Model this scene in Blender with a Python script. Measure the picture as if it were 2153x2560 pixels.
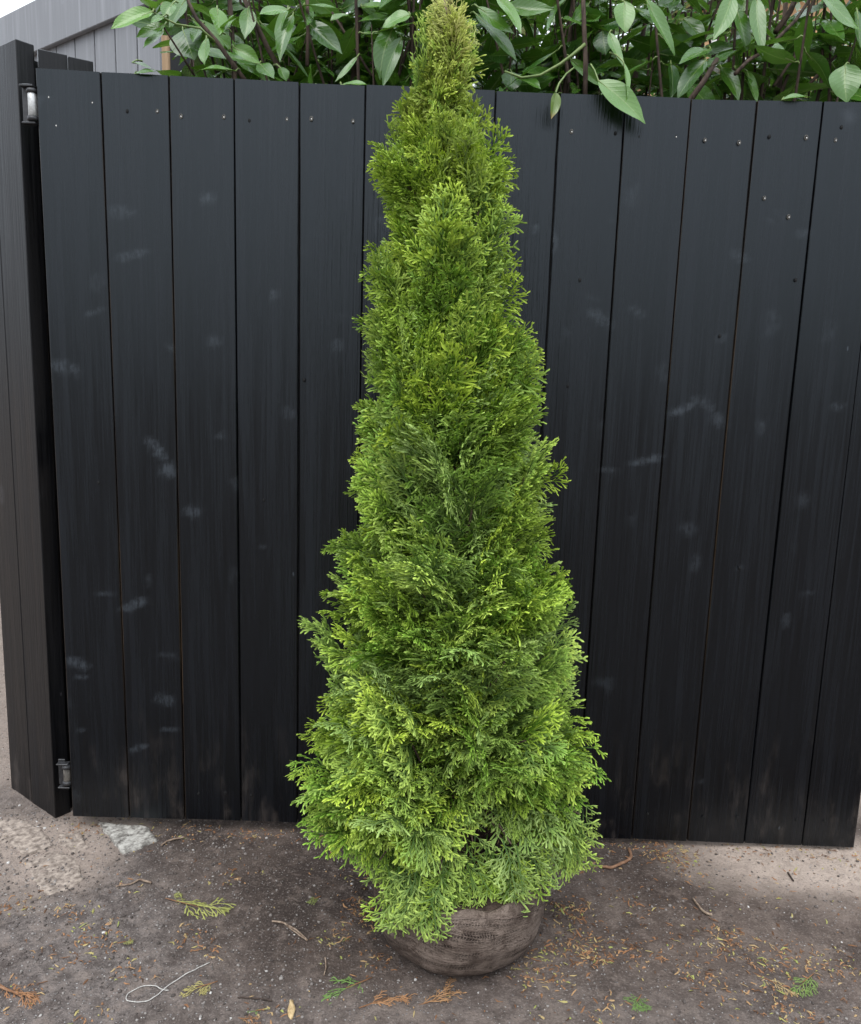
import bpy, math, random
import numpy as np
from mathutils import Vector, Matrix

scene = bpy.context.scene
for o in list(bpy.data.objects):
    bpy.data.objects.remove(o)
COL = scene.collection
RNG = np.random.default_rng(7)
random.seed(7)

# ------------------------------------------------------------------ camera
CAM = np.array([0.905, -1.916, 1.193])
PITCH, ROLL, YAW = math.radians(9.768), math.radians(1.876), math.radians(0.076)
FPX = 2000.0                                  # focal length in pixels of the 2153 wide photograph
cy_, sy_ = math.cos(YAW), math.sin(YAW)
_f = np.array([sy_*math.cos(PITCH), cy_*math.cos(PITCH), -math.sin(PITCH)])
_r = np.array([cy_, -sy_, 0.0])
_u = np.cross(_r, _f)
RIGHT = _r*math.cos(ROLL) + _u*math.sin(ROLL)
UP = _u*math.cos(ROLL) - _r*math.sin(ROLL)
FWD = _f
cam_d = bpy.data.cameras.new("camera")
cam_d.sensor_fit = 'HORIZONTAL'
cam_d.sensor_width = 36.0
cam_d.lens = 36.0*FPX/2153.0
cam_d.clip_start = 0.05
cam_d.clip_end = 500.0
cam = bpy.data.objects.new("camera", cam_d)
COL.objects.link(cam)
M = Matrix(((RIGHT[0], UP[0], -FWD[0], CAM[0]), (RIGHT[1], UP[1], -FWD[1], CAM[1]),
            (RIGHT[2], UP[2], -FWD[2], CAM[2]), (0, 0, 0, 1)))
cam.matrix_world = M
scene.camera = cam

# ------------------------------------------------------------------ world, sun, exposure
SUN_EL, SUN_AZ = math.radians(58), math.radians(200)     # azimuth clockwise from +Y
w = bpy.data.worlds.new("World")
scene.world = w
w.use_nodes = True
nt = w.node_tree
nt.nodes.clear()
sky = nt.nodes.new('ShaderNodeTexSky')
sky.sky_type = 'NISHITA'
sky.sun_disc = False
sky.sun_elevation = SUN_EL
sky.sun_rotation = SUN_AZ
sky.air_density = 1.0
sky.dust_density = 4.0
hs = nt.nodes.new('ShaderNodeHueSaturation')
hs.inputs['Saturation'].default_value = 0.42
hs.inputs['Value'].default_value = 1.0
bg = nt.nodes.new('ShaderNodeBackground')
bg.inputs['Strength'].default_value = 0.15
wo = nt.nodes.new('ShaderNodeOutputWorld')
nt.links.new(sky.outputs[0], hs.inputs['Color'])
# an overcast deck over the clear sky: three times brighter overhead than at the horizon
wtc = nt.nodes.new('ShaderNodeTexCoord')
wsx = nt.nodes.new('ShaderNodeSeparateXYZ')
nt.links.new(wtc.outputs['Generated'], wsx.inputs[0])
wmr = nt.nodes.new('ShaderNodeMapRange')
nt.links.new(wsx.outputs[2], wmr.inputs[0])
for _i, _v in enumerate((0.0, 1.0, 0.20, 1.0)):
    wmr.inputs[_i+1].default_value = _v
wcl = nt.nodes.new('ShaderNodeVectorMath'); wcl.operation = 'SCALE'
wcl.inputs[0].default_value = (11.4, 12.3, 13.5)
nt.links.new(wmr.outputs[0], wcl.inputs['Scale'])
wmx = nt.nodes.new('ShaderNodeMix'); wmx.data_type = 'RGBA'
wmx.inputs[0].default_value = 0.82
nt.links.new(hs.outputs[0], wmx.inputs[6])
nt.links.new(wcl.outputs[0], wmx.inputs[7])
nt.links.new(wmx.outputs[2], bg.inputs['Color'])
nt.links.new(bg.outputs[0], wo.inputs['Surface'])

sun_d = bpy.data.lights.new("sun", 'SUN')
sun_d.energy = 0.7
sun_d.angle = math.radians(40)
sun_d.color = (1.0, 0.97, 0.92)
sun = bpy.data.objects.new("sun", sun_d)
COL.objects.link(sun)
sd = Vector((math.sin(SUN_AZ)*math.cos(SUN_EL), math.cos(SUN_AZ)*math.cos(SUN_EL), math.sin(SUN_EL)))
sun.rotation_euler = sd.to_track_quat('Z', 'Y').to_euler()

scene.view_settings.view_transform = 'Standard'
scene.view_settings.look = 'None'
scene.view_settings.gamma = 1.0
scene.view_settings.exposure = 0.92
scene.render.engine = 'CYCLES'
scene.cycles.max_bounces = 8
scene.cycles.diffuse_bounces = 4
scene.cycles.transmission_bounces = 4
scene.cycles.use_denoising = True

# ------------------------------------------------------------------ helpers
def ray(x, y):
    return FWD + RIGHT*((x-1076.5)/FPX) - UP*((y-1280.0)/FPX)

def on_z(x, y, z=0.0):
    d = ray(x, y)
    return CAM + d*((z-CAM[2])/d[2])

def on_y(x, y, Y):
    d = ray(x, y)
    return CAM + d*((Y-CAM[1])/d[1])

def on_plane(x, y, P, n):
    d = ray(x, y)
    return CAM + d*(np.dot(P-CAM, n)/np.dot(d, n))

def unit(v):
    v = np.asarray(v, float)
    return v/(np.linalg.norm(v)+1e-12)

def _h2(ix, iy, s):
    n = (ix.astype(np.int64)*374761393 + iy.astype(np.int64)*668265263 + s*974634777) & 0x7fffffff
    n = (n ^ (n >> 13))*1274126177 & 0x7fffffff
    return ((n ^ (n >> 16)) & 0xffff)/65535.0

def vnoise(x, y, s=0):
    x = np.asarray(x, float); y = np.asarray(y, float)
    ix, iy = np.floor(x), np.floor(y)
    fx, fy = x-ix, y-iy
    fx = fx*fx*(3-2*fx); fy = fy*fy*(3-2*fy)
    a, b = _h2(ix, iy, s), _h2(ix+1, iy, s)
    c, d = _h2(ix, iy+1, s), _h2(ix+1, iy+1, s)
    return (a*(1-fx)+b*fx)*(1-fy)+(c*(1-fx)+d*fx)*fy

def fbm(x, y, o=4, s=0):
    r = 0; amp = 0.5; tot = 0
    for k in range(o):
        r = r+amp*vnoise(np.asarray(x)*2**k+17.3*k, np.asarray(y)*2**k-9.1*k, s+k); tot += amp; amp *= 0.5
    return r/tot

def smooth(a, b, x):
    t = np.clip((np.asarray(x, float)-a)/(b-a), 0, 1)
    return t*t*(3-2*t)

class MB:
    """Collects vertices, polygons and attributes, then links them as ONE mesh object."""
    def __init__(self):
        self.v = []; self.n = 0
        self.li = []; self.lt = []; self.mi = []; self.col = []; self.uv = []
    def add(self, verts, faces, mat=0, col=None, uv=None):
        verts = np.asarray(verts, float).reshape(-1, 3)
        self.v.append(verts)
        if isinstance(faces, np.ndarray):
            k = faces.shape[1]
            self.li.append((faces+self.n).ravel()); self.lt.append(np.full(len(faces), k)); self.mi.append(np.full(len(faces), mat))
        else:
            for f in faces:
                self.li.append(np.asarray(f)+self.n)
            self.lt.append(np.array([len(f) for f in faces])); self.mi.append(np.full(len(faces), mat))
        if col is None:
            col = (0, 0, 0, 1)
        c = np.asarray(col, float)
        self.col.append(np.broadcast_to(c, (len(verts), 4)))
        if uv is None:
            uv = np.zeros((len(verts), 2))
        self.uv.append(np.asarray(uv, float))
        self.n += len(verts)
    def box(self, c, s, R=None, mat=0, col=None, bev=0.0):
        s = np.asarray(s, float)/2; c = np.asarray(c, float)
        R = np.eye(3) if R is None else R
        b = min(bev, s.min()*0.9)
        if b <= 0:
            v = np.array([[i, j, k] for i in (-1, 1) for j in (-1, 1) for k in (-1, 1)], float)*s
            f = np.array([[0, 1, 3, 2], [4, 6, 7, 5], [0, 4, 5, 1], [2, 3, 7, 6], [0, 2, 6, 4], [1, 5, 7, 3]])
            self.add(v@R.T+c, f, mat, col); return
        v = []; idx = {}
        for i in (-1, 1):
            for j in (-1, 1):
                for k in (-1, 1):
                    for a in range(3):
                        p = np.array([i, j, k])*(s-b)
                        p[a] = (i, j, k)[a]*s[a]
                        idx[(i, j, k, a)] = len(v); v.append(p)
        f = []
        for a in range(3):
            o1, o2 = [q for q in range(3) if q != a]
            for sg in (-1, 1):
                q = []
                for (p1, p2) in ((-1, -1), (1, -1), (1, 1), (-1, 1)):
                    key = [0, 0, 0]; key[a] = sg; key[o1] = p1; key[o2] = p2
                    q.append(idx[tuple(key)+(a,)])
                if (sg > 0) != (a == 1): f.append(q)
                else: f.append(q[::-1])
        for a in range(3):                      # edges run along axis a
            o1, o2 = [q for q in range(3) if q != a]
            for p1 in (-1, 1):
                for p2 in (-1, 1):
                    k0 = [0, 0, 0]; k0[o1] = p1; k0[o2] = p2
                    k1 = list(k0); k0[a] = -1; k1[a] = 1
                    q = [idx[tuple(k0)+(o1,)], idx[tuple(k1)+(o1,)], idx[tuple(k1)+(o2,)], idx[tuple(k0)+(o2,)]]
                    if (p1*p2 > 0) == (a != 1): q = q[::-1]
                    f.append(q)
        for i in (-1, 1):
            for j in (-1, 1):
                for k in (-1, 1):
                    q = [idx[(i, j, k, 0)], idx[(i, j, k, 1)], idx[(i, j, k, 2)]]
                    if i*j*k < 0: q = q[::-1]
                    f.append(q)
        self.add(np.array(v)@R.T+c, f, mat, col)
    def tube(self, pts, rad, seg=6, mat=0, col=None, cap=True, jitter=0.0):
        pts = np.asarray(pts, float); n = len(pts)
        rad = np.broadcast_to(np.asarray(rad, float), (n,))
        t = np.gradient(pts, axis=0)
        t /= np.linalg.norm(t, axis=1)[:, None]+1e-12
        a = unit(np.cross(t[0], [0.31, 0.22, 0.92]) if abs(t[0][2]) < 0.9 else np.cross(t[0], [1, 0.1, 0]))
        vs = []
        for i in range(n):
            a = unit(a-t[i]*np.dot(a, t[i])); b = np.cross(t[i], a)
            ang = np.arange(seg)*2*math.pi/seg
            r = rad[i]*(1+jitter*(RNG.random(seg)-0.5))
            vs.append(pts[i]+(np.cos(ang)*r)[:, None]*a+(np.sin(ang)*r)[:, None]*b)
        vs = np.concatenate(vs)
        f = []
        for i in range(n-1):
            for k in range(seg):
                k2 = (k+1) % seg
                f.append([i*seg+k, i*seg+k2, (i+1)*seg+k2, (i+1)*seg+k])
        f = np.array(f)
        self.add(vs, f, mat, col)
        if cap:
            base = self.n-len(vs)
            self.li.append(np.arange(seg)[::-1]+base); self.lt.append(np.array([seg])); self.mi.append(np.array([mat]))
            self.li.append(np.arange(seg)+base+(n-1)*seg); self.lt.append(np.array([seg])); self.mi.append(np.array([mat]))
    def lathe(self, prof, c, seg=24, mat=0, col=None, R=None):
        prof = np.asarray(prof, float); n = len(prof)
        ang = np.arange(seg)*2*math.pi/seg
        v = np.stack([np.outer(prof[:, 0], np.cos(ang)), np.outer(prof[:, 0], np.sin(ang)), np.repeat(prof[:, 1][:, None], seg, 1)], -1).reshape(-1, 3)
        if R is not None: v = v@R.T
        f = [[i*seg+k, i*seg+(k+1) % seg, (i+1)*seg+(k+1) % seg, (i+1)*seg+k] for i in range(n-1) for k in range(seg)]
        f.append(list(range(seg))[::-1]); f.append([(n-1)*seg+k for k in range(seg)])
        self.add(v+np.asarray(c), f, mat, col)
    def build(self, name, mats, parent=None, shade=True, origin=None):
        me = bpy.data.meshes.new(name)
        v = np.concatenate(self.v).astype(np.float32)
        if origin is not None:
            v = v-np.asarray(origin, np.float32)
        li = np.concatenate(self.li).astype(np.int32); lt = np.concatenate(self.lt).astype(np.int32)
        me.vertices.add(len(v)); me.vertices.foreach_set('co', v.ravel())
        me.loops.add(len(li)); me.loops.foreach_set('vertex_index', li)
        me.polygons.add(len(lt))
        st = np.zeros(len(lt), np.int32); st[1:] = np.cumsum(lt)[:-1]
        me.polygons.foreach_set('loop_start', st)
        try: me.polygons.foreach_set('loop_total', lt)
        except Exception: pass
        me.polygons.foreach_set('material_index', np.concatenate(self.mi).astype(np.int32))
        me.polygons.foreach_set('use_smooth', np.full(len(lt), bool(shade)))
        at = me.attributes.new('tint', 'FLOAT_COLOR', 'POINT')
        at.data.foreach_set('color', np.concatenate(self.col).astype(np.float32).ravel())
        uv = np.concatenate(self.uv).astype(np.float32)
        if np.any(uv):
            ul = me.uv_layers.new(name='UVMap')
            ul.data.foreach_set('uv', uv[li].ravel())
        for m in (mats if isinstance(mats, (list, tuple)) else [mats]):
            me.materials.append(m)
        me.update(calc_edges=True); me.validate()
        ob = bpy.data.objects.new(name, me)
        COL.objects.link(ob)
        if parent is not None:
            ob.parent = parent
            ob.location = (np.zeros(3) if origin is None else np.asarray(origin))-np.array(parent.get('_o', (0, 0, 0)))
        elif origin is not None:
            ob.location = origin
        return ob

def tag(o, label=None, cat=None, group=None, kind=None):
    if label: o['label'] = label
    if cat: o['category'] = cat
    if group: o['group'] = group
    if kind: o['kind'] = kind
    return o

def thing(name, label, cat, loc, group=None):
    o = bpy.data.objects.new(name, None)
    o.empty_display_size = 0.1
    COL.objects.link(o)
    o.location = loc
    o['_o'] = [float(q) for q in loc]
    return tag(o, label, cat, group)

# ------------------------------------------------------------------ material helpers
class NT:
    def __init__(self, name):
        self.m = bpy.data.materials.new(name); self.m.use_nodes = True
        self.t = self.m.node_tree; self.t.nodes.clear()
        self.out = self.t.nodes.new('ShaderNodeOutputMaterial')
    def n(self, typ, **kw):
        nd = self.t.nodes.new(typ)
        for k, v in kw.items():
            if k in nd.bl_rna.properties: setattr(nd, k, v)
        return nd
    def set(self, sock, v):
        if v is None: return
        if isinstance(v, bpy.types.NodeSocket): self.t.links.new(v, sock)
        elif isinstance(v, (tuple, list)) and len(v) == 3 and sock.type == 'RGBA': sock.default_value = (*v, 1)
        else: sock.default_value = v
    def mix(self, f, a, b, mode='MIX'):
        nd = self.t.nodes.new('ShaderNodeMix'); nd.data_type = 'RGBA'; nd.blend_type = mode
        self.set(nd.inputs[0], f); self.set(nd.inputs[6], a); self.set(nd.inputs[7], b)
        return nd.outputs[2]
    def math(self, op, a, b=None, c=None, clamp=False):
        nd = self.t.nodes.new('ShaderNodeMath'); nd.operation = op; nd.use_clamp = clamp
        self.set(nd.inputs[0], a)
        if b is not None: self.set(nd.inputs[1], b)
        if c is not None: self.set(nd.inputs[2], c)
        return nd.outputs[0]
    def remap(self, v, a, b, c=0.0, d=1.0):
        nd = self.t.nodes.new('ShaderNodeMapRange'); nd.interpolation_type = 'SMOOTHSTEP'
        self.set(nd.inputs[0], v)
        for i, q in enumerate((a, b, c, d)): nd.inputs[i+1].default_value = q
        return nd.outputs[0]
    def coord(self, which='Object', scale=(1, 1, 1), loc=(0, 0, 0), rot=(0, 0, 0)):
        tc = self.t.nodes.new('ShaderNodeTexCoord'); mp = self.t.nodes.new('ShaderNodeMapping')
        mp.inputs['Scale'].default_value = scale; mp.inputs['Location'].default_value = loc; mp.inputs['Rotation'].default_value = rot
        self.t.links.new(tc.outputs[which], mp.inputs[0]); return mp.outputs[0]
    def noise(self, vec, scale, detail=4, rough=0.55, dist=0.0):
        nd = self.t.nodes.new('ShaderNodeTexNoise'); self.set(nd.inputs['Vector'], vec)
        nd.inputs['Scale'].default_value = scale; nd.inputs['Detail'].default_value = detail
        nd.inputs['Roughness'].default_value = rough; nd.inputs['Distortion'].default_value = dist
        return nd.outputs['Fac']
    def voro(self, vec, scale, feature='F1', rnd=1.0):
        nd = self.t.nodes.new('ShaderNodeTexVoronoi'); nd.feature = feature; self.set(nd.inputs['Vector'], vec)
        nd.inputs['Scale'].default_value = scale; nd.inputs['Randomness'].default_value = rnd
        return nd
    def attr(self, name='tint'):
        nd = self.t.nodes.new('ShaderNodeAttribute'); nd.attribute_name = name
        sp = self.t.nodes.new('ShaderNodeSeparateColor'); self.t.links.new(nd.outputs['Color'], sp.inputs[0])
        return sp.outputs[0], sp.outputs[1], sp.outputs[2], nd.outputs['Alpha']
    def bump(self, h, strength=0.3, dist=0.01, normal=None):
        nd = self.t.nodes.new('ShaderNodeBump'); self.set(nd.inputs['Height'], h)
        nd.inputs['Strength'].default_value = strength; nd.inputs['Distance'].default_value = dist
        if normal is not None: self.set(nd.inputs['Normal'], normal)
        return nd.outputs[0]
    def bsdf(self, col, rough=0.6, spec=0.5, normal=None, metal=0.0, tint=None):
        nd = self.t.nodes.new('ShaderNodeBsdfPrincipled')
        self.set(nd.inputs['Base Color'], col); self.set(nd.inputs['Roughness'], rough)
        self.set(nd.inputs['Specular IOR Level'], spec); self.set(nd.inputs['Metallic'], metal)
        if normal is not None: self.set(nd.inputs['Normal'], normal)
        if tint is not None: self.set(nd.inputs['Specular Tint'], tint)
        return nd.outputs[0]
    def done(self, shader):
        self.t.links.new(shader, self.out.inputs['Surface']); return self.m

def leafy(t, col, rough, spec, transl, tcol, normal=None):
    b = t.bsdf(col, rough, spec, normal)
    tr = t.n('ShaderNodeBsdfTranslucent'); t.set(tr.inputs[0], tcol)
    mx = t.n('ShaderNodeMixShader'); mx.inputs[0].default_value = transl
    t.t.links.new(b, mx.inputs[1]); t.t.links.new(tr.outputs[0], mx.inputs[2])
    return t.done(mx.outputs[0])

# ------------------------------------------------------------------ materials
def mat_thuja():
    t = NT('thuja_scale_leaves')
    tip, tone, dry, under = t.attr()
    c = t.coord('Object')
    nz = t.noise(c, 60, 2)
    base = t.mix(tone, (0.014, 0.046, 0.004), (0.070, 0.155, 0.008))
    base = t.mix(t.math('MULTIPLY', nz, 0.35), base, (0.10, 0.17, 0.02))
    tipc = t.mix(tone, (0.20, 0.37, 0.040), (0.54, 0.69, 0.080))
    col = t.mix(t.remap(tip, 0.38, 0.98), base, tipc)
    col = t.mix(t.math('MULTIPLY', t.remap(tip, 0.90, 1.0), 0.40), col, (0.60, 0.66, 0.20))
    pale = t.mix(tip, (0.065, 0.135, 0.045), (0.38, 0.50, 0.17))
    col = t.mix(under, col, pale)
    col = t.mix(dry, col, t.mix(tone, (0.30, 0.22, 0.08), (0.52, 0.44, 0.17)))
    return leafy(t, col, 0.6, 0.18, 0.15, t.mix(0.35, col, (0.25, 0.42, 0.03)))

def mat_laurel():
    t = NT('laurel_leaf')
    mid, tone, dry, young = t.attr()
    uv = t.coord('UV')
    sx = t.n('ShaderNodeSeparateXYZ'); t.set(sx.inputs[0], uv)
    # side veins run obliquely from the midrib
    ph = t.math('ADD', t.math('MULTIPLY', sx.outputs[0], 9.0), t.math('MULTIPLY', t.math('ABSOLUTE', sx.outputs[1]), -2.2))
    vein = t.math('POWER', t.math('ABSOLUTE', t.math('SINE', t.math('MULTIPLY', ph, math.pi))), 9.0)
    nz = t.noise(t.coord('Object'), 45, 3)
    old = t.mix(tone, (0.018, 0.064, 0.010), (0.065, 0.160, 0.022))
    yng = t.mix(tone, (0.065, 0.175, 0.018), (0.125, 0.27, 0.030))
    col = t.mix(young, old, yng)
    col = t.mix(t.math('MULTIPLY', nz, 0.30), col, (0.06, 0.14, 0.03))
    rib = t.remap(mid, 0.01, 0.07, 1.0, 0.0)
    col = t.mix(t.math('MULTIPLY', rib, 0.75), col, (0.20, 0.30, 0.09))
    col = t.mix(dry, col, (0.30, 0.20, 0.055))
    h = t.math('ADD', t.math('MULTIPLY', vein, -0.22), t.math('MULTIPLY', nz, 0.6))
    return leafy(t, col, t.remap(nz, 0.3, 0.7, 0.16, 0.32), 0.7, 0.22, t.mix(0.5, col, (0.16, 0.34, 0.02)), t.bump(h, 0.35, 0.002))

def mat_bark(name='bark', a=(0.06, 0.04, 0.03), b=(0.16, 0.12, 0.09)):
    t = NT(name)
    c = t.coord('Object', (1, 1, 0.25))
    nz = t.noise(c, 90, 5, 0.65)
    return t.done(t.bsdf(t.mix(t.remap(nz, 0.3, 0.7), a, b), 0.85, 0.2, t.bump(nz, 0.6, 0.003)))

def mat_stain(name, dark, light, spec=0.5, rough=(0.36, 0.55), scuff=(0.12, 0.13, 0.15), scuff_amt=0.5, knots=True, dirt=0.0, bare=(0.17, 0.10, 0.05), gate=False, bstr=0.35):
    """Dark stained planks: vertical grain, smeared scuffs, knots, splashed dirt near the ground."""
    t = NT(name)
    r_, g_, b_, a_ = t.attr()
    tc = t.n('ShaderNodeTexCoord')
    cmb = t.n('ShaderNodeCombineXYZ'); t.set(cmb.inputs[0], t.math('MULTIPLY', r_, 37.0)); t.set(cmb.inputs[2], t.math('MULTIPLY', r_, 91.0))
    ad = t.n('ShaderNodeVectorMath', operation='ADD'); t.set(ad.inputs[0], tc.outputs['Object']); t.set(ad.inputs[1], cmb.outputs[0])
    def mp(sc, rot=(0, 0, 0)):
        m = t.n('ShaderNodeMapping'); m.inputs['Scale'].default_value = sc; m.inputs['Rotation'].default_value = rot
        t.set(m.inputs[0], ad.outputs[0]); return m.outputs[0]
    grain = t.noise(mp((1, 1, 0.022)), 210, 4, 0.6, 0.3)
    wide = t.noise(mp((1, 1, 0.05)), 26, 3, 0.5, 0.6)
    big = t.noise(mp((1, 1, 1)), 2.6, 3, 0.5)
    col = t.mix(t.remap(grain, 0.32, 0.72), dark, light)
    col = t.mix(t.math('MULTIPLY', t.remap(wide, 0.45, 0.75), 0.45), col, tuple(q*1.7 for q in light))
    # smears of rubbed stain: stretched cells, only some of them
    sm = t.voro(mp((1, 1, 1.5), (0.0, 0.55, 0.0)), 5.2)
    sel = t.n('ShaderNodeSeparateColor'); t.set(sel.inputs[0], sm.outputs['Color'])
    blob = t.math('MULTIPLY', t.remap(t.math('ADD', sm.outputs['Distance'], t.math('MULTIPLY', t.noise(mp((1, 1, 2.2), (0, 0.5, 0)), 17, 3, 0.6, 0.8), 0.42)), 0.30, 0.50, 1.0, 0.0),
                  t.math('GREATER_THAN', sel.outputs[0], 0.60))
    edgefade = t.remap(t.noise(mp((1, 1, 0.7), (0, 0.8, 0)), 14, 2, 0.4), 0.48, 0.72)
    blob = t.math('MULTIPLY', blob, edgefade)
    col = t.mix(t.math('MULTIPLY', blob, scuff_amt), col, scuff)
    h = t.math('ADD', t.math('MULTIPLY', grain, 0.5), t.math('MULTIPLY', wide, 0.5))
    if knots:
        kv = t.voro(mp((1, 1, 0.62)), 4.3)
        ks = t.n('ShaderNodeSeparateColor'); t.set(ks.inputs[0], kv.outputs['Color'])
        kd = t.math('ADD', kv.outputs['Distance'], t.math('MULTIPLY', t.noise(mp((1, 1, 1)), 70, 2), 0.05))
        on = t.math('GREATER_THAN', ks.outputs[1], 0.52)
        ring = t.math('MULTIPLY', t.math('MULTIPLY', t.remap(kd, 0.055, 0.075), t.remap(kd, 0.085, 0.125, 1.0, 0.0)), on)
        core = t.math('MULTIPLY', t.remap(kd, 0.05, 0.07, 1.0, 0.0), on)
        col = t.mix(t.math('MULTIPLY', ring, 0.30), col, scuff)
        h = t.math('ADD', h, t.math('MULTIPLY', core, 0.9))
    # fine scratches and pinholes
    sp = t.voro(mp((1, 1, 0.35)), 34)
    ss = t.n('ShaderNodeSeparateColor'); t.set(ss.inputs[0], sp.outputs['Color'])
    dot = t.math('MULTIPLY', t.remap(sp.outputs['Distance'], 0.03, 0.09, 1.0, 0.0), t.math('GREATER_THAN', ss.outputs[0], 0.93))
    col = t.mix(t.math('MULTIPLY', dot, 0.5), col, tuple(q*1.6 for q in scuff))
    if dirt > 0:
        sz = t.n('ShaderNodeSeparateXYZ'); t.set(sz.inputs[0], tc.outputs['Object'])
        lowm = t.remap(sz.outputs[2], 0.0, 0.42, 1.0, 0.0)
        dn = t.remap(t.noise(mp((1, 1, 0.35)), 16, 5, 0.65), 0.50, 0.78)
        col = t.mix(t.math('MULTIPLY', t.math('MULTIPLY', lowm, dn), dirt), col, (0.13, 0.105, 0.09))
    if gate:
        gs = t.math('MULTIPLY', g_, t.math('MULTIPLY', t.remap(t.noise(mp((1, 1, 0.25)), 150, 4, 0.7), 0.34, 0.58, 0.25, 1.0), t.remap(t.noise(mp((1, 1, 0.8), (0, 0.6, 0)), 30, 4, 0.65), 0.30, 0.56, 0.15, 1.0)))
        col = t.mix(gs, col, scuff)
    col = t.mix(b_, col, bare)
    rg = t.math('ADD', t.remap(t.math('ADD', t.math('MULTIPLY', wide, 0.5), t.math('MULTIPLY', grain, 0.5)), 0.3, 0.7, rough[0], rough[1]), t.math('MULTIPLY', blob, 0.08))
    return t.done(t.bsdf(col, rg, spec, t.bump(h, bstr, 0.0022), tint=(0.86, 0.95, 1.0) if gate else None))

def mat_ground():
    t = NT('trodden_earth')
    sand, asph, dark, lit = t.attr()
    c = t.coord('Object')
    n0 = t.noise(c, 9.0, 5, 0.62, 0.5)
    n1 = t.noise(c, 3.2, 5, 0.6)
    n2 = t.noise(c, 28, 5, 0.65)
    n3 = t.noise(c, 190, 4, 0.7)
    col = t.mix(t.remap(n1, 0.3, 0.7), (0.050, 0.035, 0.028), (0.118, 0.089, 0.073))
    col = t.mix(asph, col, t.mix(t.remap(n2, 0.35, 0.65), (0.078, 0.063, 0.056), (0.165, 0.140, 0.127)))
    col = t.mix(t.math('MULTIPLY', t.remap(n0, 0.50, 0.66), 0.55), col, (0.050, 0.037, 0.031))
    col = t.mix(t.math('MULTIPLY', t.remap(n0, 0.46, 0.34), 0.40), col, (0.19, 0.150, 0.125))
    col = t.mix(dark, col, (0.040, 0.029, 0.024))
    sm = t.math('MULTIPLY', sand, t.remap(n2, 0.20, 0.50, 0.55, 1.0))
    col = t.mix(sm, col, t.mix(n2, (0.31, 0.245, 0.20), (0.47, 0.385, 0.32)))
    col = t.mix(t.math('MULTIPLY', t.remap(n2, 0.48, 0.72), 0.65), col, (0.175, 0.135, 0.112))
    col = t.mix(t.math('MULTIPLY', t.remap(n3, 0.52, 0.70), 0.60), col, (0.24, 0.20, 0.178))
    col = t.mix(t.math('MULTIPLY', t.remap(n3, 0.46, 0.28), 0.6), col, (0.028, 0.022, 0.020))
    v = t.voro(c, 150)
    vs = t.n('ShaderNodeSeparateColor'); t.set(vs.inputs[0], v.outputs['Color'])
    peb = t.math('MULTIPLY', t.remap(v.outputs['Distance'], 0.20, 0.34, 1.0, 0.0), t.math('GREATER_THAN', t.math('ADD', vs.outputs[0], t.math('MULTIPLY', asph, 0.13)), 0.88))
    col = t.mix(t.math('MULTIPLY', peb, 0.8), col, t.mix(vs.outputs[1], (0.17, 0.155, 0.15), (0.40, 0.38, 0.36)))
    h = t.math('ADD', t.math('ADD', t.math('MULTIPLY', n2, 0.7), t.math('MULTIPLY', n3, 0.5)), t.math('MULTIPLY', peb, 0.25))
    return t.done(t.bsdf(col, 0.85, 0.25, t.bump(h, 0.95, 0.009)))

def mat_simple(name, a, b, scale=120, rough=0.8, spec=0.3, bump=0.4, dist=0.002, metal=0.0):
    t = NT(name)
    nz = t.noise(t.coord('Object'), scale, 4, 0.6)
    return t.done(t.bsdf(t.mix(t.remap(nz, 0.3, 0.7), a, b), rough, spec, t.bump(nz, bump, dist), metal))

def mat_tinted(name, ramp, rough=0.8, spec=0.25, transl=0.0):
    """Colour picked along a short list by the red channel of the tint attribute."""
    t = NT(name)
    r_, g_, b_, a_ = t.attr()
    cr = t.n('ShaderNodeValToRGB'); t.set(cr.inputs[0], r_)
    el = cr.color_ramp.elements
    while len(el) < len(ramp): el.new(0.5)
    for i, q in enumerate(ramp):
        el[i].position = i/(len(ramp)-1); el[i].color = (*q, 1)
    nz = t.noise(t.coord('Object'), 240, 3)
    col = t.mix(t.math('MULTIPLY', nz, 0.4), cr.outputs[0], t.mix(0.5, cr.outputs[0], (0.05, 0.04, 0.03)))
    if transl: return leafy(t, col, rough, spec, transl, col)
    return t.done(t.bsdf(col, rough, spec, t.bump(nz, 0.4, 0.001)))

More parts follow.
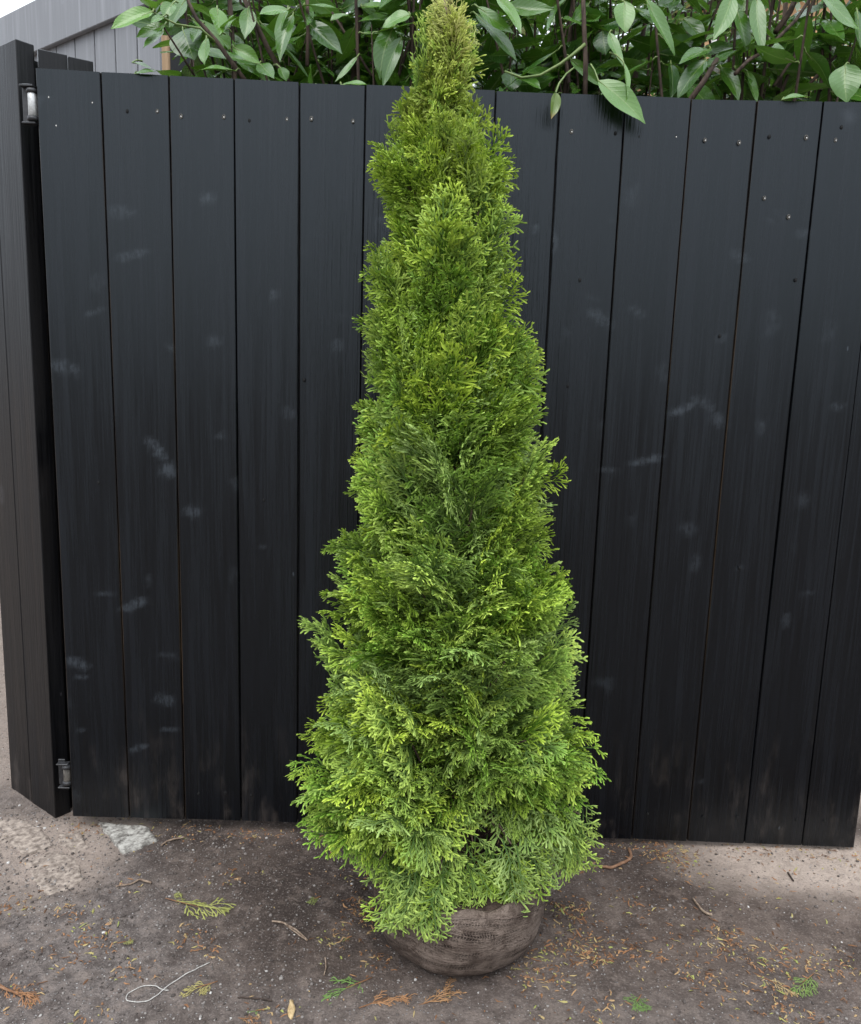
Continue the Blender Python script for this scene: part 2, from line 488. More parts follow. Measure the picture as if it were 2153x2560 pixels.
def mat_net():
    """Grey brown woven root wrap: curving rows of threads with small open slits."""
    t = NT('woven_root_wrap')
    uv = t.coord('UV')
    sx = t.n('ShaderNodeSeparateXYZ'); t.set(sx.inputs[0], uv)
    wob = t.noise(uv, 3.0, 3)
    row = t.math('ADD', t.math('MULTIPLY', sx.outputs[1], 24.0), t.math('MULTIPLY', wob, 22.0))
    rows = t.math('ABSOLUTE', t.math('SINE', t.math('MULTIPLY', row, math.pi)))
    clm = t.math('ABSOLUTE', t.math('SINE', t.math('MULTIPLY', t.math('ADD', t.math('MULTIPLY', sx.outputs[0], 190.0), t.math('MULTIPLY', t.noise(uv, 14, 2), 3.0)), math.pi)))
    slit = t.math('MULTIPLY', t.remap(rows, 0.55, 0.80), t.remap(clm, 0.45, 0.72))
    patch = t.remap(t.noise(uv, 9.5, 5, 0.7), 0.46, 0.66)
    slit = t.math('MULTIPLY', slit, patch)
    n2 = t.noise(t.coord('Object'), 16, 5, 0.65)
    n3 = t.noise(t.coord('Object'), 260, 3, 0.6)
    col = t.mix(t.remap(n2, 0.32, 0.68), (0.075, 0.052, 0.041), (0.27, 0.210, 0.172))
    col = t.mix(t.math('MULTIPLY', n3, 0.5), col, (0.09, 0.068, 0.056))
    n5 = t.noise(t.coord('Object', (1, 1, 0.9)), 55, 6, 0.78, 0.3)
    col = t.mix(t.math('MULTIPLY', t.remap(n5, 0.50, 0.66), 0.7), col, (0.055, 0.036, 0.027))
    col = t.mix(t.math('MULTIPLY', slit, 0.8), col, (0.022, 0.016, 0.013))
    h = t.math('ADD', t.math('MULTIPLY', slit, -0.9), t.math('ADD', t.math('MULTIPLY', rows, -0.12), t.math('ADD', t.math('MULTIPLY', n5, 0.9), t.math('MULTIPLY', n3, 0.5))))
    return t.done(t.bsdf(col, 0.9, 0.15, t.bump(h, 1.0, 0.008)))

M_THUJA = mat_thuja()
M_LAUREL = mat_laurel()
M_BARK = mat_bark('thuja_bark', (0.05, 0.032, 0.025), (0.15, 0.105, 0.08))
M_STEM = mat_bark('laurel_bark', (0.028, 0.020, 0.016), (0.085, 0.060, 0.045))
M_GSTEM = mat_simple('green_stem', (0.10, 0.16, 0.04), (0.17, 0.22, 0.07), 80, 0.5, 0.4)
M_GATE = mat_stain('black_stained_boards', (0.0009, 0.0011, 0.0018), (0.0026, 0.0031, 0.0048), 0.50, (0.15, 0.36), (0.042, 0.049, 0.058), 0.45, True, 0.30, (0.10, 0.062, 0.034), True, 1.1)
M_PILLAR = mat_stain('worn_black_boards', (0.0020, 0.0020, 0.0025), (0.0050, 0.0050, 0.0058), 0.33, (0.28, 0.50), (0.045, 0.045, 0.050), 0.30, True, 0.4, bstr=0.9)
M_SHED = mat_stain('grey_painted_boards', (0.175, 0.180, 0.192), (0.21, 0.216, 0.228), 0.4, (0.5, 0.7), (0.25, 0.26, 0.28), 0.3, True, 0.0)
M_STAKE = mat_stain('bare_timber', (0.24, 0.15, 0.085), (0.36, 0.25, 0.15), 0.3, (0.6, 0.8), (0.4, 0.3, 0.2), 0.2, False, 0.0)
M_SCREW = mat_simple('zinc_screw', (0.35, 0.34, 0.32), (0.55, 0.53, 0.50), 300, 0.45, 0.5, 0.2, 0.0005, 0.6)
M_SPLINTER = mat_simple('torn_pale_wood', (0.05, 0.048, 0.045), (0.24, 0.22, 0.19), 300, 0.8, 0.2)
M_HOLE = mat_simple('dark_recess', (0.004, 0.004, 0.004), (0.01, 0.01, 0.01), 50)
M_STEEL = mat_simple('galvanised_steel', (0.30, 0.30, 0.29), (0.62, 0.62, 0.60), 60, 0.38, 0.5, 0.15, 0.0005, 0.35)
M_OLDSTEEL = mat_simple('dull_steel', (0.05, 0.045, 0.04), (0.16, 0.145, 0.125), 60, 0.6, 0.4, 0.3, 0.0006, 0.2)
M_BLACKMETAL = mat_simple('black_iron', (0.01, 0.01, 0.011), (0.03, 0.03, 0.032), 90, 0.45, 0.5, 0.3, 0.0005)
M_GROUND = mat_ground()
M_SLAB = mat_simple('washed_concrete', (0.115, 0.090, 0.074), (0.36, 0.30, 0.25), 60, 0.9, 0.2, 0.9, 0.004)
M_SLABW = mat_simple('pale_concrete', (0.085, 0.076, 0.066), (0.42, 0.40, 0.36), 70, 0.9, 0.2, 0.9, 0.004)
M_STONE = mat_tinted('grit', [(0.045, 0.037, 0.033), (0.11, 0.092, 0.083), (0.17, 0.148, 0.135), (0.28, 0.255, 0.235), (0.55, 0.53, 0.50)])
M_LITTER = mat_tinted('dead_scale_leaves', [(0.05, 0.028, 0.018), (0.19, 0.090, 0.042), (0.34, 0.17, 0.080), (0.42, 0.30, 0.15), (0.34, 0.34, 0.10), (0.14, 0.24, 0.06)], 0.75, 0.25, 0.1)
M_TWIG = mat_bark('dead_twig', (0.13, 0.085, 0.06), (0.30, 0.23, 0.17))
M_STRING = mat_simple('white_cord', (0.30, 0.28, 0.26), (0.54, 0.52, 0.48), 400, 0.8, 0.3)
M_CHIP = mat_simple('wood_chip', (0.28, 0.19, 0.09), (0.50, 0.37, 0.20), 160, 0.8, 0.2)
M_NET = mat_net()
M_SOIL = mat_simple('root_soil', (0.035, 0.025, 0.02), (0.085, 0.06, 0.048), 70, 0.95, 0.1, 1.0, 0.008)
M_TAN = mat_simple('tan_cladding', (0.50, 0.30, 0.15), (0.56, 0.35, 0.19), 8, 0.7, 0.3, 0.1)
M_ROOF = mat_simple('slate_roof', (0.035, 0.035, 0.038), (0.07, 0.07, 0.075), 20, 0.6, 0.3, 0.3)
M_GUTTER = mat_simple('white_trim', (0.72, 0.72, 0.70), (0.80, 0.80, 0.78), 20, 0.5, 0.4, 0.1)
M_GRASS = mat_tinted('grass_blade', [(0.06, 0.13, 0.02), (0.12, 0.22, 0.03), (0.22, 0.30, 0.06)], 0.6, 0.3, 0.2)

# ------------------------------------------------------------------ ground: one sheet to the horizon
def zones(x, y):
    sand = smooth(0.60, 0.15, np.hypot((x-1.93)/0.72, (y+0.07)/0.36)+0.55*(fbm(x*5, y*5, 4, 3)-0.5))
    sand = np.maximum(sand, smooth(0.10, 0.35, y)*smooth(1.6, 2.2, x))
    path = smooth(0.05, 0.3, y)*smooth(0.1, -0.25, x)
    sand = np.maximum(sand, 0.45*path)
    sand = np.maximum(sand, 0.62*smooth(0.30, 0.08, np.hypot((x+0.03)/1.15, y+0.06)+0.25*(fbm(x*9, y*9, 4, 13)-0.5)))
    asph = smooth(0.62, 0.20, x+0.35*y+0.25*(fbm(x*4, y*4, 4, 11)-0.5)+0.10)
    asph = np.maximum(asph, 0.55*smooth(-0.42, -0.60, y+0.12*(fbm(x*6, y*6, 3, 5)-0.5)))
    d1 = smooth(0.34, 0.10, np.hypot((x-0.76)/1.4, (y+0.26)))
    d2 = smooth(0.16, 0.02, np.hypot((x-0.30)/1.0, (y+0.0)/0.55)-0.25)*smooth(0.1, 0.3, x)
    d3 = smooth(-0.13, -0.02, y)*smooth(0.06, 0.22, x)*smooth(1.55, 1.25, x)*smooth(0.12, 0.05, y)  # damp earth along the gate, with the shadow gap beneath it painted in
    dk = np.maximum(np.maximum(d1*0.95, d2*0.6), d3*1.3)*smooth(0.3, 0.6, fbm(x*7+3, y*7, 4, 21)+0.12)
    return sand, asph*(1-sand), dk*(1-sand)

def gh(x, y):
    near = smooth(3.5, 1.0, np.hypot(np.asarray(x)-1.0, np.asarray(y)+0.3))
    return (0.010*(fbm(np.asarray(x)*3.1, np.asarray(y)*3.1, 3, 31)-0.5)+0.008*(fbm(np.asarray(x)*17, np.asarray(y)*17, 3, 41)-0.5)
            + near*0.0042*(fbm(np.asarray(x)*75, np.asarray(y)*75, 3, 51)-0.5))

def axis(lo, hi, a, b, step, grow=1.35):
    core = list(np.arange(a, b, step)); s = step; q = a
    left = []
    while q > lo:
        s *= grow; q -= s; left.append(q)
    s = step; q = core[-1]; right = []
    while q < hi:
        s *= grow; q += s; right.append(q)
    return np.array(left[::-1]+core+right)

gx = axis(-120, 120, -0.75, 2.45, 0.0065); gy = axis(-120, 120, -0.85, 0.42, 0.0065)
GX, GY = np.meshgrid(gx, gy, indexing='ij')
GZ = gh(GX, GY)
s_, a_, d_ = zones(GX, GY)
nx, ny = GX.shape
I = np.arange(nx*ny).reshape(nx, ny)
gf = np.stack([I[:-1, :-1], I[1:, :-1], I[1:, 1:], I[:-1, 1:]], -1).reshape(-1, 4)
g = MB()
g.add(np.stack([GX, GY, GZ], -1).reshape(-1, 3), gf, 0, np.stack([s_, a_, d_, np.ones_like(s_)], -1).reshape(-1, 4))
tag(g.build('ground', M_GROUND), kind='structure')

# ------------------------------------------------------------------ gate of black vertical boards
GATE_H, GZ0, BW = 1.80, 0.025, 0.1461
_lt = {0: 92, 1: 254, 2: 423, 3: 586, 4: 748, 5: 914, 8: 1400, 9: 1564, 10: 1728, 11: 1895, 12: 2059.5}      # board joints along y = 256
_lb = {0: 181, 1: 324, 2: 462, 3: 603, 4: 744, 10: 1584, 11: 1726, 12: 1870, 13: 2016, 14: 2149}                 # and along y = 2030
def _line(dic):
    k = sorted(dic); return k
XT, XB = [], []
_kt = sorted(_lt); _kb = sorted(_lb)
_zt, _zb = on_y(1076, 256, 0)[2], on_y(1076, 2030, 0)[2]
for i in range(15):
    xt = on_y(np.interp(i, _kt, [_lt[k] for k in _kt]) if i <= 12 else 2059.5+(i-12)*166, 256, 0)[0]
    xb = on_y(np.interp(i, _kb, [_lb[k] for k in _kb]), 2030, 0)[0]
    XT.append(xt); XB.append(xb)
_xp = [0, 1, 2, 3, 4, 8, 10, 12, 14]
TOPZ = lambda k: float(np.interp(k, _xp, [on_y(x, y, 0)[2] for x, y in ((81, 170.5), (251, 180.5), (421, 189), (586, 197), (748, 206), (1402, 233), (1730, 246.7), (2059, 253), (2400, 262))]))
BOTZ = lambda k: float(np.interp(k, [0, 2, 4, 10, 12, 14], [on_y(x, y, 0)[2] for x, y in ((181, 2039), (460, 2046.6), (744, 2056.6), (1583, 2095), (1870, 2109), (2149, 2120))]))
def joint_x(k, z):
    return XB[k]+(XT[k]-XB[k])*(z-_zb)/(_zt-_zb)
LX = [0.0, 1, 2.008, 2.99, 3.985, 5.0, 5.98, 6.98, 7.985, 8.985, 9.985, 11.0, 12.0, 13.005, 14.0]
gate = thing('board_gate', 'wide gate of black stained vertical boards behind the thuja', 'gate', (0.0, 0.0, GZ0))
pb = MB()
# rubbed, faded patches on the boards: x, y in the photograph, half length, half width (pixels), angle, strength
SCUFF = [(165, 917, 42, 18, 12, .8), (232, 781, 30, 7, -25, .55), (300, 525, 32, 16, 10, .5), (330, 635, 46, 10, -12, .6), (400, 1128, 42, 13, 48, 1.0), (425, 1170, 26, 20, 30, .9), (482, 1275, 26, 15, 10, .6),
         (519, 491, 17, 14, 0, .7), (537, 848, 20, 14, 30, .5), (683, 732, 12, 12, 0, .5), (720, 1028, 20, 12, 20, .6), (555, 1087, 13, 10, 0, .5), (653, 1367, 12, 7, 0, .4), (842, 860, 15, 18, 0, .4), (1342, 567, 12, 9, 20, .5),
         (1500, 790, 40, 14, 32, .55), (1590, 775, 26, 9, 30, .5), (1612, 1150, 48, 9, -14, .8), (1525, 1176, 26, 7, 5, .6), (1700, 1022, 40, 11, -22, .8), (1760, 1005, 34, 12, 30, .6), (1800, 1050, 26, 15, 45, .5),
         (1806, 842, 14, 10, 0, .4), (1855, 640, 30, 9, 20, .4), (1720, 1318, 26, 17, 10, .4), (1740, 1400, 14, 24, 0, .35), (2095, 1012, 17, 12, 0, .5), (1905, 1062, 13, 20, 0, .4), (2010, 1245, 15, 22, 10, .4), (2005, 580, 22, 9, 0, .3),
         (338, 1508, 44, 13, -20, .8), (422, 1635, 32, 9, 10, .5), (195, 1655, 32, 14, 12, .8), (205, 1690, 24, 6, 5, .5), (415, 1745, 30, 17, 15, .7), (425, 1820, 26, 7, 0, .6), (348, 1868, 28, 9, -18, .7), (200, 1820, 20, 4, 3, .6), (262, 1483, 26, 5, 0, .5),
         (2020, 1480, 22, 7, -20, .4), (1850, 1420, 10, 5, 0, .5), (585, 1430, 10, 22, 0, .3), (250, 700, 20, 22, 30, .25), (960, 560, 26, 30, 0, .3), (1660, 920, 14, 26, 0, .3), (1930, 800, 22, 36, 0, .25), (2070, 820, 18, 30, 0, .25), (1580, 480, 20, 26, 0, .25)]
_SC = []
for (x, y, a, b, an, st) in SCUFF:
    p = on_y(x, y, 0); k_ = (p[1]-CAM[1])/FPX*1.04
    _SC.append((p[0], p[2], a*k_, b*k_, math.radians(-an), st))
def scuff_at(X, Z):
    m = np.zeros_like(X)
    for (cx, cz, a, b, an, st) in _SC:
        dx, dz = X-cx, Z-cz
        u_ = (dx*math.cos(an)+dz*math.sin(an))/a; v_ = (-dx*math.sin(an)+dz*math.cos(an))/b
        # one edge of a rub is crisp, the other fades out
        d = np.sqrt(u_**2+v_**2)+0.55*(vnoise(X*60+cx*9, Z*60, 3)-0.5)+0.25*v_*(np.abs(u_) < 1)
        m = np.maximum(m, st*smooth(1.15, 0.45, d))
    return m
brng = np.random.default_rng(11)
bare_edges = {1: 0.6, 2: 0.9, 0: 0.4, 9: 0.1, 10: 0.25, 11: 0.4, 4: 0.1}
for i in range(14):
    x0, x1 = LX[i]*BW, LX[i+1]*BW
    gap = (0.0024, 0.0020, 0.0028, 0.0022, 0.0025)[i % 5] if i not in (7, 10) else 0.0036
    x0 += gap/2; x1 -= gap/2
    dy = brng.uniform(-0.0022, 0.0022); zt = TOPZ(i+0.5)+brng.uniform(-0.0006, 0.0006)
    zb = BOTZ(i+0.5)+brng.uniform(-0.002, 0.002)
    rid = brng.random(); tone = brng.random()
    nz_ = 190; zz = np.linspace(zb, zt, nz_)
    bow = 0.0012*np.sin(zz*2.3+brng.random()*6)
    ch = 0.0022
    cup = brng.uniform(-0.0012, 0.0012)
    be = bare_edges.get(i, 0.02); be2 = bare_edges.get(i+1, 0.02)*0.3
    XL = joint_x(i, zz)+gap/2; XR = joint_x(i+1, zz)-gap/2
    offs = [(0, 0, 0.021, 0), (0, 0, ch, 1), (0, ch*0.4, ch*0.35, 1)]
    for f_ in np.linspace(0, 1, 13):
        offs.append((f_, ch*(1-2*f_), cup*4*f_*(1-f_), 0))
    offs += [(1, -ch*0.4, ch*0.35, 2), (1, 0, ch, 2), (1, 0, 0.021, 0)]
    ns = len(offs)
    tb = smooth(0.40, 0.62, vnoise(zz*3.1+i*7, np.full(nz_, 3.3), 5))*np.where(zz > 0.35, 1, 0.2)
    V = np.zeros((nz_, ns, 3)); Cc = np.zeros((nz_, ns, 4)); Cc[..., 0] = rid; Cc[..., 3] = 1
    for j, (f_, dx, yy, bf) in enumerate(offs):
        V[:, j, 0] = XL+(XR-XL)*f_+dx; V[:, j, 1] = yy+dy+bow; V[:, j, 2] = zz+(zz-zb)/(zt-zb)*(TOPZ(i+f_)-TOPZ(i+0.5))+(zt-zz)/(zt-zb)*(BOTZ(i+f_)-BOTZ(i+0.5))
        Cc[:, j, 2] = (be if bf == 1 else be2 if bf == 2 else 0)*(0.25+0.75*tb)
    Cc[..., 1] = scuff_at(V[..., 0], V[..., 2])
    I_ = np.arange(nz_*ns).reshape(nz_, ns)
    F = list(np.stack([I_[:-1, :-1], I_[:-1, 1:], I_[1:, 1:], I_[1:, :-1]], -1).reshape(-1, 4))
    F += [I_[k, [ns-1, 0]].tolist()+I_[k+1, [0, ns-1]].tolist() for k in range(nz_-1)]
    F.append(list(range(ns))[::-1]); F.append([(nz_-1)*ns+j for j in range(ns)])
    pb.add(V.reshape(-1, 3), F, 0, Cc.reshape(-1, 4))
    if i < 13:                                   # dark backing strip added as a tongue to keep light out of the joint
        za, zb2 = BOTZ(i+1)+0.004, TOPZ(i+1)-0.004; xa, xb2 = joint_x(i+1, za), joint_x(i+1, zb2)
        pb.add(np.array([[xx+dx, yy, z_] for (xx, z_) in ((xa, za), (xb2, zb2)) for (dx, yy) in ((-0.007, 0.010), (0.007, 0.010), (0.007, 0.016), (-0.007, 0.016))]), [[0, 1, 5, 4], [1, 2, 6, 5], [2, 3, 7, 6], [3, 0, 4, 7], [3, 2, 1, 0], [4, 5, 6, 7]], 1)
pb.build('board_panel', [M_GATE, M_HOLE], gate, shade=False)
rails = ((0.22, 'rail'), (0.95, 'rail'), (1.62, 'rail'))
for z, nme in rails:
    r = MB(); r.box((14*BW/2, 0.043, GZ0+z), (14*BW-0.06, 0.040, 0.11), bev=0.003, col=(0.4, 0.5, 0, 1))
    r.build(nme, M_GATE, gate, shade=False)

def screw(x, y, big):
    p = on_y(x, y, -0.0012)
    c = MB()
    Rm = np.array([[1, 0, 0], [0, 0, -1], [0, -1.35, 0]], float)   # lathe axis z -> -y, slightly drawn out along the grain
    r = random.uniform(0.0027, 0.0034) if big else 0.0026
    c.lathe([(r*1.35, 0.0), (r*1.25, 0.0006), (r*1.02, 0.0009), (r*0.95, 0.0002)], p, 12, 1 if big else 2, R=Rm)     # torn lip of the hole
    c.lathe([(r*0.96, 0.0), (r*0.80, 0.0005), (r*0.30, 0.0006)], p+np.array([0, -0.0007, 0]), 10, 2, R=Rm)           # raised dark disc: the recess's shadow put in as colour
    if big:
        c.lathe([(r*0.55, 0.0), (r*0.45, 0.0003), (r*0.15, 0.0004)], p+np.array([r*0.2, -0.0012, -r*0.35]), 8, 0, R=Rm)
    return c.build('screw', [M_SCREW, M_SPLINTER, M_HOLE], gate, shade=True, origin=p)

sc_ = []
for (x, y, b) in ((195, 148, 1), (370, 170, 1), (225, 262, 1), (510, 205, 0), (630, 205, 1), (725, 225, 1), (897, 228, 1), (1000, 243, 0), (1150, 237, 1), (1248, 235, 1), (1415, 245, 1), (1510, 248, 0)):
    sc_.append((x*0.6236, 150+y*0.6236, b))
for (x, y, b) in ((68, 770, 1), (325, 780, 0), (463, 800, 0), (680, 800, 1), (850, 820, 1), (1050, 835, 1), (1228, 800, 0), (1443, 805, 1), (1615, 820, 1), (1650, 745, 0), (1198, 1160, 1), (1340, 1270, 1)):
    sc_.append((1400+x*0.4269, y*0.4269, b))
for (x, y) in ((450, 165), (630, 170), (768, 170), (950, 185), (1095, 185), (1243, 180), (1385, 195)):
    sc_.append((x*0.4535, 1900+y*0.4535, 0))
for (x, y) in ((380, 305), (515, 315), (840, 335), (1040, 338), (1385, 352), (1550, 360)):
    sc_.append((1400+x*0.4269, 1900+y*0.4269, 0))
for (x, y) in ((246, 1207), (1450, 700), (1800, 840), (1420, 965), (660, 1250), (1850, 1420), (760, 950), (1990, 700)):
    sc_.append((x, y, 0))
for q in sc_: screw(*q)

def hinge(x, y, h, M_STEEL):
    p = on_y(x, y, 0.004)
    e = bpy.data.objects.new('hinge', None); COL.objects.link(e); e.parent = gate
    e.location = p-np.array([0, 0, GZ0]); e['_o'] = [float(q) for q in p]
    b = MB(); b.lathe([(0.0085, -h/2), (0.0092, -h/2+0.001), (0.0092, h/2-0.001), (0.0085, h/2)], p, 18)
    b.build('barrel', M_STEEL, e)
    k = MB(); k.lathe([(0.0060, h/2), (0.0118, h/2+0.001), (0.0118, h/2+0.008), (0.006, h/2+0.012), (0.002, h/2+0.013)], p, 14)
    k.build('end_cap', M_BLACKMETAL, e); k = MB()
    k.lathe([(0.004, -h/2-0.012), (0.0118, -h/2-0.010), (0.0118, -h/2-0.001), (0.006, -h/2)], p, 14)
    k.build('end_cap', M_BLACKMETAL, e)
    l = MB(); l.box(p+np.array([-0.015, 0.006, 0.004]), (0.018, 0.004, h+0.036), bev=0.001)
    l.box(p+np.array([-0.008, -0.002, h/2+0.014]), (0.030, 0.018, 0.0045), bev=0.001)
    l.box(p+np.array([-0.006, -0.002, -h/2-0.016]), (0.030, 0.018, 0.0045), bev=0.001)
    l.build('leaf_plate', M_BLACKMETAL, e, shade=False)
    g2 = MB(); g2.box(p+np.array([0.004, 0.012, 0]), (0.028, 0.003, h), bev=0.0006)
    g2.build('hinge_flap', M_STEEL, e, shade=False)
hinge(81, 262, 0.048, M_STEEL)
hinge(168, 1936, 0.034, M_OLDSTEEL)

# ------------------------------------------------------------------ boxed gate pillar on the left
PC = np.array([-0.060, 0.034, 0.0]); DL = np.array([-0.796, 0.605, 0]); DR = np.array([0.849, 0.528, 0])
pil = thing('gate_pillar', 'worn black boxed timber pillar carrying the hinges at the left end of the gate', 'pillar', tuple(PC))
def board_on(mb, start, d, w, z0, z1, nrm, rid, tone, thick=0.02, topjit=0.004, gap=0.0022):
    R = np.stack([d, -nrm, [0, 0, 1]], 1)
    if np.linalg.det(R) < 0: R[:, 1] *= -1
    z1 += RNG.uniform(-topjit, topjit)
    c = start+d*(w/2)-nrm*(thick/2); c = np.array([c[0], c[1], (z0+z1)/2])
    mb.box(c, (w-gap, thick, z1-z0), R, 0, (rid, tone, 0, 1), 0.0016)
lf = MB(); q = 0.0
nL = unit([-0.605, -0.796, 0]); nR = unit([0.528, -0.849, 0])
for wd in (0.128, 0.118):
    board_on(lf, PC+DL*q, DL, wd, -0.02, 1.905, nL, RNG.random(), RNG.random(), 0.042); q += wd
lf.build('front_boards', M_PILLAR, pil, shade=False)
rf = MB(); q = 0.0435
_e = on_plane(234, 146, PC, nR); _m = on_plane(169, 130, PC, nR); s1, s2 = np.dot(_m-PC, DR), np.dot(_e-PC, DR)
for wd in (s1-q, s2-s1):
    board_on(rf, PC+DR*q+nR*0.0, DR, wd, -0.02, 1.895, nR, RNG.random(), RNG.random(), topjit=0.002); q += wd
rf.build('side_boards', M_PILLAR, pil, shade=False)
cr = MB()
R_ = np.stack([DL, -nL, [0, 0, 1]], 1)
if np.linalg.det(R_) < 0: R_[:, 1] *= -1
cc = PC+DL*0.120+unit([0.605, 0.796, 0])*0.110
cr.box((cc[0], cc[1], 0.93), (0.200, 0.120, 1.90), R_, 0, (0.3, 0.5, 0, 1))
cr.build('core_post', M_PILLAR, pil, shade=False)

# ------------------------------------------------------------------ grey shed behind the left end
SP = np.array([-0.184, 1.40, 0.0]); SU = np.array([0.796, -0.605, 0]); SN = np.array([-0.605, -0.796, 0])
shed = thing('shed', 'grey painted timber shed with a deep fascia behind the left end of the gate', 'shed', tuple(SP))
wl = MB(); srng = np.random.default_rng(5)
for i in range(20):
    w_ = 0.152
    board_on(wl, SP-SU*(w_*(i+1)), SU, w_, 0.0, 2.60, SN, srng.random(), srng.random(), 0.018, 0.0, 0.008)
wl.box(SP-SU*1.52-SN*0.03+np.array([0, 0, 1.29]), (3.03, 0.012, 2.58), np.stack([SU, -SN, [0, 0, 1]], 1), 1)
wl.build('wall', [M_SHED, M_HOLE], shed, shade=False)
fa = MB(); R_ = np.stack([SU, -SN, [0, 0, 1]], 1)
c0 = SP-SU*1.50+SN*0.013
fa.box((c0[0], c0[1], 2.650), (3.10, 0.024, 0.205), R_, 0, (0.77, 0.1, 0, 1), 0.003)
fa.build('fascia', M_SHED, shed, shade=False)
ro = MB(); c0 = SP-SU*1.50-SN*1.15
ro.box((c0[0], c0[1], 2.715), (3.14, 2.30, 0.05), R_, 0, None, 0.004)
ro.build('roof', M_ROOF, shed, shade=False)
sw = MB()
for i in range(14):
    board_on(sw, SP-SN*(0.02+0.152*i), -SN, 0.152, 0.0, 2.58, SU, srng.random(), srng.random(), 0.018, 0.0)
sw.build('end_wall', M_PILLAR, shed, shade=False)
for (px, wd, nm, lab, dz, Yp) in ((416, 0.026, 'timber_stake', 'slim bare timber stake standing at the corner of the grey shed', 2.75, 1.25),
                                  (458, 0.075, 'timber_post', 'short reddish bare timber post under the laurel leaves beside the shed', 2.09, 0.95)):
    p = on_y(px, 190, Yp); o = thing(nm, lab, 'post', (p[0], p[1], 0))
    m = MB(); m.box((p[0], p[1], dz/2), (wd, wd*0.8, dz), bev=0.003, col=(RNG.random(), 0.3, 0, 1)); m.build('shaft', M_STAKE, o, shade=False)
    m = MB(); m.lathe([(wd*0.6, dz-0.002), (wd*0.5, dz+0.012), (wd*0.05, dz+0.03)], (p[0], p[1], 0), 4, col=(0.5, 0.2, 0, 1)); m.build('pointed_top', M_STAKE, o, shade=False)

# ------------------------------------------------------------------ the thuja
TB = np.array([0.995, -0.36, 0.0])
YT = -0.36
_S = 1/0.8194
sil = [(5, 852, 958), (50, 840, 965), (100, 818, 995), (150, 810, 1005), (200, 806, 1030), (250, 790, 1038), (300, 762, 1040), (345, 770, 1043), (400, 792, 1040), (435, 800, 1045),
       (470, 768, 1058), (540, 755, 1060), (600, 738, 1060), (655, 728, 1078), (680, 730, 1095), (740, 742, 1113), (800, 733, 1122), (850, 722, 1132), (900, 722, 1145), (950, 720, 1165),
       (1030, 718, 1170), (1060, 695, 1165), (1110, 670, 1152), (1160, 660, 1178), (1240, 634, 1180), (1290, 652, 1188), (1340, 668, 1180), (1400, 642, 1185), (1450, 615, 1200),
       (1500, 600, 1232), (1570, 612, 1245), (1640, 620, 1238), (1700, 628, 1225), (1740, 680, 1212), (1800, 735, 1200), (1845, 752, 1150), (1890, 775, 1120)]
Lz, Lx, Rz, Rx = [], [], [], []
for (yy, l, r) in sil[::-1]:
    p = on_y(l*_S, yy*_S, YT); Lz.append(p[2]); Lx.append(p[0])
    p = on_y(r*_S, yy*_S, YT); Rz.append(p[2]); Rx.append(p[0])
ZTOP = 1.92
Lz.append(ZTOP); Lx.append(0.905); Rz.append(ZTOP); Rx.append(0.915)
def axis_at(z):
    t = np.clip(np.asarray(z, float)/1.95, 0, 1)
    return np.stack([0.995-0.090*t, np.full_like(t, YT)+0.03*t, np.asarray(z, float)], -1)
def radius(th, z):
    ax = axis_at(z)
    rl = ax[..., 0]-np.interp(z, Lz, Lx); rr = np.interp(z, Rz, Rx)-ax[..., 0]
    wgt = (np.cos(th)+1)/2
    base = rr*wgt+rl*(1-wgt)
    side = np.abs(np.cos(th))
    lump = 1+0.22*(vnoise(th*2.2+7, np.asarray(z)*7.0, 77)-0.5)*(1-side**2)
    avg = np.interp(z, [0.1, 0.2, 0.35, 0.8, 1.2, 1.6, 1.80, 1.92], [0.17, 0.27, 0.315, 0.265, 0.19, 0.13, 0.055, 0.01])
    r = base*side**1.5+avg*(1-side**1.5)
    back = np.sin(th) > 0
    r = np.where(back, np.minimum(r, 0.345/np.maximum(np.sin(th), 0.05)), r)
    return r*lump

